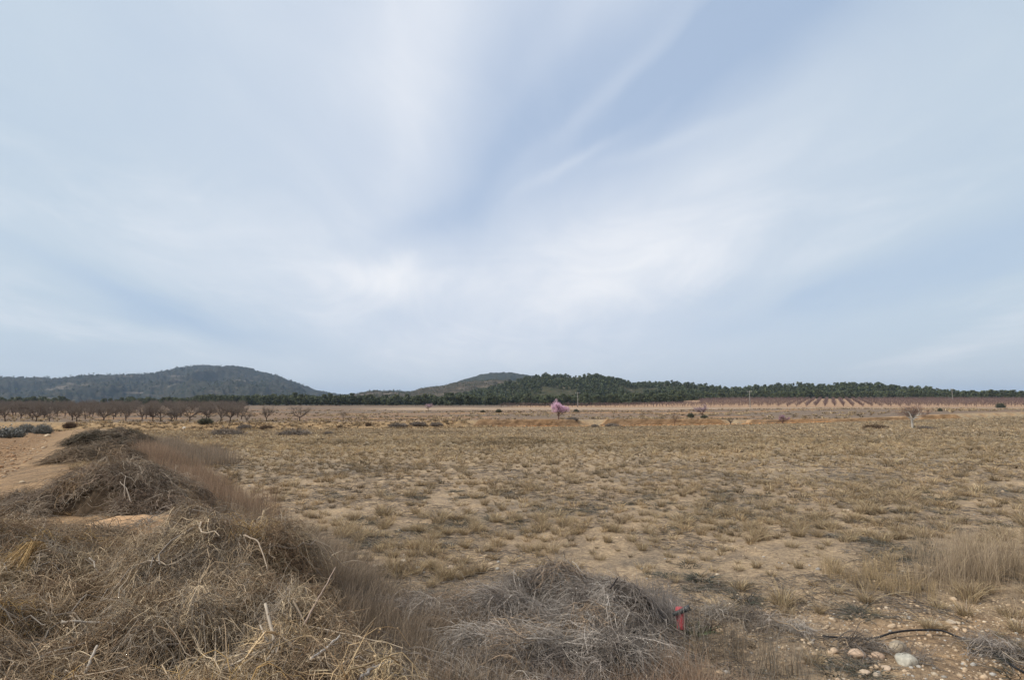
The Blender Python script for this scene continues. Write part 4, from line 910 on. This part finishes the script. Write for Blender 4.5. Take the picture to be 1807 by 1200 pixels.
# ------------------------------------------------------------------ stones, gravel, litter
def rock_mesh(seed, name='stone', sub=2, flat=.65, col=(.45, .37, .27), rough=.16):
    import bmesh
    bm = bmesh.new(); bmesh.ops.create_icosphere(bm, subdivisions=sub, radius=1); g = np.random.default_rng(seed)
    V = np.array([v.co[:] for v in bm.verts]); Fc = np.array([[v.index for v in f.verts] for f in bm.faces]); bm.free()
    for _ in range(7):
        n = norm(g.normal(size=3)); d = V @ n; V = V - n * np.clip(d - g.uniform(.6, .85), 0, 1)[:, None] * .85
    V = V * (1 + rough * (fbm(V[:, 0] * 2 + seed, V[:, 1] * 2 + V[:, 2] * 2, 3, seed % 5)[:, None] - .5)) * np.array([1, g.uniform(.65, .9), flat * g.uniform(.85, 1.1)])
    c = np.array(col) * g.uniform(.85, 1.15); return V, Fc, np.tile(c, (len(V), 1))
ST = [(1590, 1152, 36, (.38, .32, .24), 'larger oval beige stone just below the black hose, upper of two'), (1602, 1176, 36, (.42, .40, .34), 'angular whitish stone below the oval beige one'), (1515, 1164, 28, (.46, .34, .25), 'pinkish wide stone in the row left of the beige oval one'),
      (1472, 1154, 17, (.50, .38, .27), 'tan stone leftmost but one of the row under the twig strip'), (1495, 1152, 11, (.50, .36, .26), 'small round pink stone between two bigger ones of the row'), (1551, 1164, 20, (.46, .34, .25), 'rounded pink stone at the right end of the row'), (1536, 1162, 9, (.50, .36, .25), 'smallest stone squeezed between the pink ones of the row'),
      (1411, 1151, 11, (.47, .38, .28), 'leftmost small stone of the row under the twig strip'), (1566, 1184, 15, (.47, .37, .28), 'half-buried pale stone below the row'), (1529, 1194, 17, (.45, .36, .27), 'flat tan stone near the bottom edge'), (1550, 1197, 13, (.43, .36, .28), 'greyish stone touching the flat tan one at the bottom edge'),
      (1681, 1102, 14, (.46, .38, .29), 'biggest of the cluster of stones above the hose'), (1692, 1103, 10, (.48, .39, .28), 'right neighbour of the biggest stone above the hose'), (1659, 1108, 12, (.50, .42, .32), 'pale flat stone left in the cluster above the hose'), (1688, 1112, 10, (.46, .38, .29), 'lowest stone of the cluster above the hose'), (1677, 1123, 10, (.50, .38, .24), 'yellow stone right on the hose'), (1632, 1101, 11, (.42, .35, .26), 'dull buried stone left of the cluster above the hose'),
      (637, 988, 17, (.52, .40, .26), 'orange-tan stone right behind the fine grass band'), (712, 993, 11, (.50, .44, .36), 'white stone next to the large tuft left of centre'), (738, 1004, 9, (.40, .39, .36), 'grey stone right of the large tuft'), (795, 1005, 11, (.52, .42, .33), 'pale pink stone alone on bare soil left of the grey heap'), (866, 998, 9, (.47, .38, .28), 'left stone of the pair behind the grey heap'), (878, 1007, 8, (.5, .48, .42), 'white right stone of the pair behind the grey heap'), (661, 1002, 9, (.48, .42, .33), 'small flat stone below the orange-tan one'),
      (1268, 1119, 18, (.50, .38, .25), 'flat tan stone right of the red pipe'), (1269, 1098, 8, (.5, .43, .33), 'small white stone above the flat tan one right of the pipe'), (1206, 1066, 6, (.5, .42, .32), 'tiny pale stone just above the black pipe fitting'), (1325, 1124, 9, (.50, .39, .27), 'tan stone at the edge of the bare slope right of the pipe'), (1270, 1192, 12, (.48, .36, .24), 'tan stone at the bottom edge among weeds'), (1158, 1194, 8, (.5, .41, .28), 'pale stone at the bottom edge under the brown grass'),
      (427, 908, 9, (.5, .42, .32), 'white stone at the foot of the tall reddish grass'), (331, 902, 19, (.50, .36, .22), 'clay boulder on the bare patch between the left heaps'), (82, 771, 11, (.5, .4, .28), 'pale stone at the back edge of the ploughed field'), (75, 792, 8, (.5, .4, .29), 'pale stone in the ploughed field below the back edge'), (38, 853, 9, (.52, .42, .3), 'pale clod low in the ploughed field'), (20, 815, 8, (.5, .4, .29), 'pale clod at the left edge of the ploughed field'), (324, 757, 8, (.62, .58, .52), 'bright white block on the far bank below the orchard'),
      (1560, 773, 7, (.6, .5, .38), 'bright stone in the far right of the field left of the pale-trunked tree'), (1327, 789, 5, (.6, .52, .4), 'tiny bright stone alone in the far field')]
for i, (px, py, wpx, col, l) in enumerate(ST):
    x, y = hit(px, py); r_ = wpx / 2 / 1000 * math.hypot(y, CAMZ); V, Fc, C = rock_mesh(i + 3, sub=3, col=col, flat=.7 if i != 1 else .75)
    o = obj('stone', mesh('stone', V * r_, Fc, M_STONE, C, True), None, (x, y + r_ * .3, Hs(x, y) + r_ * .20), random.uniform(-.5, .5)); tag(o, l, 'stone')
def scatter_rocks(name, x, y, s, label, pal, wts, sub=1):
    Vs, Qs, Cs, off = [], [], [], 0
    for i in range(10):
        v, q, c = rock_mesh(200 + i, sub=sub, col=(1, 1, 1)); a = slice(i, None, 10); X, Y, S_ = x[a], y[a], s[a]; m_ = len(X)
        an = rng.random(m_) * 6.28; ca, sa = np.cos(an)[:, None], np.sin(an)[:, None]; Z = H(X, Y)
        V = np.stack([(v[:, 0] * ca - v[:, 1] * sa) * S_[:, None] + X[:, None], (v[:, 0] * sa + v[:, 1] * ca) * S_[:, None] + Y[:, None], v[:, 2] * S_[:, None] + (Z + S_ * .15)[:, None]], -1).reshape(-1, 3)
        Qs.append((q[None] + (np.arange(m_) * len(v))[:, None, None]).reshape(-1, 3) + off); off += len(V); Vs.append(V); Cs.append(np.repeat(colmix(m_, pal, wts), len(v), 0))
    tag(obj(name, mesh(name, np.concatenate(Vs), np.concatenate(Qs), M_STONE, np.concatenate(Cs), True)), label, 'gravel', None, 'stuff')
SP = [(.46, .35, .24), (.50, .42, .32), (.38, .29, .20), (.36, .34, .31)]
g = np.random.default_rng(31)
n = 9000; y = 3.6 + g.random(n) ** 1.6 * 22; x = g.uniform(-.6, 1, n) * y; k = ((foot(y) - x) < 0) & (fbm(x * .7, y * .7, 3, 3) > .42)
scatter_rocks('gravel', x[k], y[k], (g.lognormal(-4.85, .5, n)[k] * (1 + y[k] / 18)).clip(.004, .05), 'small stones strewn over the soil of the fallow field', SP, [3, 2, 3, 2])
n = 2600; y = 3.6 + g.random(n) * 2.6; x = 1.9 + g.random(n) * 4.0
scatter_rocks('gravel', x, y, g.lognormal(-4.5, .55, n).clip(.004, .032), 'loose pebbles on the reddish slope at the lower right', SP, [3, 2, 4, 1])
n = 6500; y = 9 + g.random(n) ** 1.3 * 40; x = foot(y) - 5.5 - g.random(n) * y * .7
scatter_rocks('clods', x, y, g.lognormal(-3.75, .6, n).clip(.01, .11), 'pale clods and stones in the ploughed field', [(.46, .32, .20), (.50, .40, .29), (.36, .23, .13)], [3, 2, 3])
n = 2600; y = 9 + g.random(n) * 18; x = foot(y) - 5.2 - g.random(n) * y * .5
scatter_rocks('clods', x, y, g.lognormal(-3.35, .5, n).clip(.02, .11), 'larger crumbly clods in the near part of the ploughed field', [(.34, .21, .12), (.42, .29, .18), (.50, .39, .28)], [4, 2, 1])
n = 700; x = g.uniform(-3, 44, n); y = wall_y(x) - 1.4 + g.normal(size=n) * .15
scatter_rocks('wall_rubble', x, y, g.uniform(.06, .2, n), 'orange rubble along the terrace wall', [(.46, .24, .10), (.40, .20, .08), (.50, .33, .19)], [3, 2, 1])
# litter: dead bits lying flat
n = 60000; y = 3.6 + g.random(n) ** 1.5 * 18; x = g.uniform(-.7, 1, n) * y; k = ((foot(y) - x) < 1) & (fbm(x * .8, y * .8, 4, 6) > .47); x, y = x[k], y[k]; n = len(x)
a = g.random(n) * 6.28; L = g.uniform(.03, .13, n) * (1 + y / 20); K = 3; t = np.linspace(-.5, .5, K); P = np.zeros((n, K, 3)); P[..., 0] = x[:, None] + np.cos(a)[:, None] * L[:, None] * t; P[..., 1] = y[:, None] + np.sin(a)[:, None] * L[:, None] * t
P[:, 1, :2] += g.normal(size=(n, 2)) * .012; P[..., 2] = H(P[..., 0], P[..., 1]) + .006 + g.random((n, 1)) * .02
V, Q, C = tubes(P, (.0016 * (1 + y / 12))[:, None] * np.ones((1, K)), colmix(n, [(.13, .11, .095), (.22, .20, .175), (.09, .075, .06), (.30, .24, .17)], [3, 3, 2, 1]), 3)
tag(obj('plant_litter', mesh('plant_litter', V, Q, M_TWIG, C)), 'dead grey twigs and stalks lying on the soil', 'litter', None, 'stuff')

# low grey-green weeds hugging the soil (individuals, near)
wp = None; WM = []
for i in range(4):
    V, Q, C = tuft_geo(110, .07, .07, .006, 1.3, 3, [(.10, .105, .085), (.14, .13, .11), (.075, .08, .06), (.17, .15, .125)], [1, 1, 1, 1]); WM.append(mesh('weed', V, Q, M_GRASS, C))
g = np.random.default_rng(88); k = 0
for _ in range(1400):
    y = 4.4 + g.random() ** 1.2 * 10; x = g.uniform(-.35, .93) * y
    if foot(y) - x > -.4 or vnoise(np.array([x * .9]), np.array([y * .9]), 5)[0] < .5 or heap_h(np.array([x]), np.array([y]), [(.6, 4.9, 1.2, 1.3, 0, 1)])[0] > 0: continue
    px = x / y * 1000 + 903; l = 'low grey-green weed mat %s, %s' % ('on the nearest soil' if y < 6.5 else 'a little way into the field' if y < 9.5 else 'farther into the field', 'left of the grey heap' if px < 820 else 'behind the grey heap' if px < 1180 else 'beyond the red pipe' if px < 1400 else 'between the pipe and the hose' if px < 1560 else 'above the hose')
    if wp is None: o = wp = obj('weed', WM[0])
    else: o = wp.copy(); COL.objects.link(o); o.data = WM[k % 4]
    s = g.uniform(.6, 1.4); o.location = (x, y, Hs(x, y)); o.rotation_euler = (0, 0, g.random() * 6); o.scale = (s * 1.4, s * 1.4, s * .7); tag(o, l, 'weed', 'weeds: ' + l); k += 1
    if k >= 290: break

# ------------------------------------------------------------------ man-made things
def plain(name, col, rough=.5, spec=.4, wear=.3):
    m = bpy.data.materials.new(name); m.use_nodes = True; t = N(m.node_tree); p = t.n['Principled BSDF']
    tc = t.new('ShaderNodeTexCoord').outputs['Object']; a = t.noise(tc, 40, 5, .7)
    c = t.mix(t.math('MULTIPLY', t.step(a, .45, .7), wear), col + (1,), tuple(min(1, c_ * .6 + .14) for c_ in col) + (1,)); t.put(p.inputs['Base Color'], c)
    p.inputs['Roughness'].default_value = rough; p.inputs['Specular IOR Level'].default_value = spec; return m
def lathe(path, rads, sides=20):
    P = np.array(path, float); k = len(P); T = norm(np.gradient(P, axis=0)); A = norm(np.cross(T, np.array([.2, 1, .1]))); B = np.cross(T, A); ang = np.arange(sides) * 2 * math.pi / sides
    V = P[:, None] + np.array(rads)[:, None, None] * (A[:, None] * np.cos(ang)[None, :, None] + B[:, None] * np.sin(ang)[None, :, None]); idx = np.arange(k * sides).reshape(k, sides); nx = np.roll(idx, -1, 1)
    return V.reshape(-1, 3), np.stack([idx[:-1], nx[:-1], nx[1:], idx[1:]], -1).reshape(-1, 4)
M_RED = plain('red_plastic', (.47, .07, .085), .6, .3, .6); M_BLK = plain('black_plastic', (.035, .04, .043), .45, .5, .5); M_DARK = plain('dark_rubber', (.012, .012, .014), .6, .3, .3)
PY = 5.35
tpnt = at(1199, 1072, PY); bpnt = at(1203, 1122, PY - .03); e = empty('irrigation_pipe', tuple(bpnt))
d = tpnt - bpnt
V, Q = lathe([bpnt * 0 + d * k for k in (-.5, 0, .0, .35, .7, .94, 1.0, 1.0)], [.032, .034, .037, .038, .038, .038, .032, .001]); me = mesh('riser', V, Q, M_RED, None, True); obj('riser', me, e)
a = at(1187, 1086, PY - .035) - bpnt; b = at(1217, 1073, PY - .035) - bpnt; dd = b - a
V, Q = lathe([a, a, a + dd * .15, a + dd * .16, a + dd * .45, a + dd * .46, a + dd * .72, a + dd * .73, b, b, b - dd * .05], [.001, .016, .016, .019, .019, .022, .022, .025, .025, .018, .001]); obj('coupling', mesh('coupling', V, Q, M_BLK, None, True), e)
V, Q = lathe([d * .02 + np.array([0, -.034, 0]), d * .02 + np.array([0, -.036, 0])], [.02, .001], 8)
tag(e, 'short red plastic riser pipe with a black coupling across its top, standing in the weeds', 'pipe')
hp = [(1452, 1128), (1500, 1134), (1545, 1133), (1570, 1130), (1600, 1126), (1640, 1125), (1665, 1126), (1690, 1130), (1715, 1138), (1740, 1150), (1770, 1172), (1800, 1190), (1830, 1205)]
P = []
for px, py in hp:
    x, y = hit(px, py); P.append((x, y, Hs(x, y) + .022 + (.03 if 1560 < px < 1670 else 0)))
P = np.array(P); tt = np.linspace(0, len(P) - 1, 60); PP = np.stack([np.interp(tt, np.arange(len(P)), P[:, i]) for i in range(3)], -1)
for _ in range(3): PP[1:-1] = (PP[:-2] + PP[1:-1] * 2 + PP[2:]) / 4
V, Q = lathe(PP - PP[0], [.0085] * 60, 10); o = obj('hose', mesh('hose', V, Q, M_DARK, None, True), None, tuple(PP[0])); tag(o, 'black irrigation hose arching over the soil at the lower right', 'hose')
# green weed by the pipe and the little dark plant
def herb(px, py, h, label, pal, n, name='herb'):
    x, y = hit(px, py); V, Q, C = tuft_geo(n, h, .05, .012, .9, 3, pal, [1] * len(pal)); tag(obj(name, mesh(name, V, Q, M_GRASS, C), None, (x, y, Hs(x, y))), label, 'plant')
herb(1226, 1124, .13, 'green leafy weed growing against the red pipe', [(.09, .13, .06), (.12, .14, .08), (.08, .10, .06)], 90)
herb(1254, 1114, .12, 'small blackish dead plant right of the red pipe', [(.05, .04, .035), (.09, .07, .055)], 60)
herb(1277, 1087, .10, 'dark green tuft on the soil up and right of the red pipe', [(.07, .09, .045), (.12, .12, .07)], 110)

# clay outcrop between heap one and heap two
gx, gy = np.meshgrid(np.linspace(-1, 1, 60), np.linspace(-1, 1, 40), indexing='ij'); q = np.clip(1 - gx ** 2 - gy ** 2, 0, 1); X = -4.55 + gx * .95; Y = 7.35 + gy * .5
Z = H(X, Y) - .03 + .16 * q ** .6 + (fbm(X * 4, Y * 9, 4, 2) - .5) * .09 * q; idx = np.arange(2400).reshape(60, 40)
Q = np.stack([idx[:-1, :-1], idx[1:, :-1], idx[1:, 1:], idx[:-1, 1:]], -1).reshape(-1, 4)
o = obj('clay_mound', mesh('clay_mound', np.stack([X, Y, Z], -1).reshape(-1, 3) - [-4.55, 7.35, 0], Q, M_EARTH, np.tile((.46, .30, .175), (2400, 1)), True), None, (-4.55, 7.35, 0)); tag(o, 'bare cracked orange clay mound between the two nearest brush heaps', 'clay mound')

# ------------------------------------------------------------------ haze
import bmesh
bm = bmesh.new(); bmesh.ops.create_cube(bm, size=1)
for v in bm.verts: v.co = Vector((v.co.x * 14000, v.co.y * 14000, (v.co.z + .5) * 240 - 40))
me = bpy.data.meshes.new('haze'); bm.to_mesh(me); bm.free()
m = bpy.data.materials.new('haze_air'); m.use_nodes = True; t = N(m.node_tree); t.n.clear()
pv = t.new('ShaderNodeVolumePrincipled'); pv.inputs['Color'].default_value = (.50, .68, .95, 1); pv.inputs['Density'].default_value = .00013; pv.inputs['Anisotropy'].default_value = .1
ot = t.new('ShaderNodeOutputMaterial'); t.put(ot.inputs['Volume'], pv.outputs[0]); me.materials.append(m)
tag(obj('haze', me), 'thin blue haze over the whole valley', 'haze', None, 'stuff')
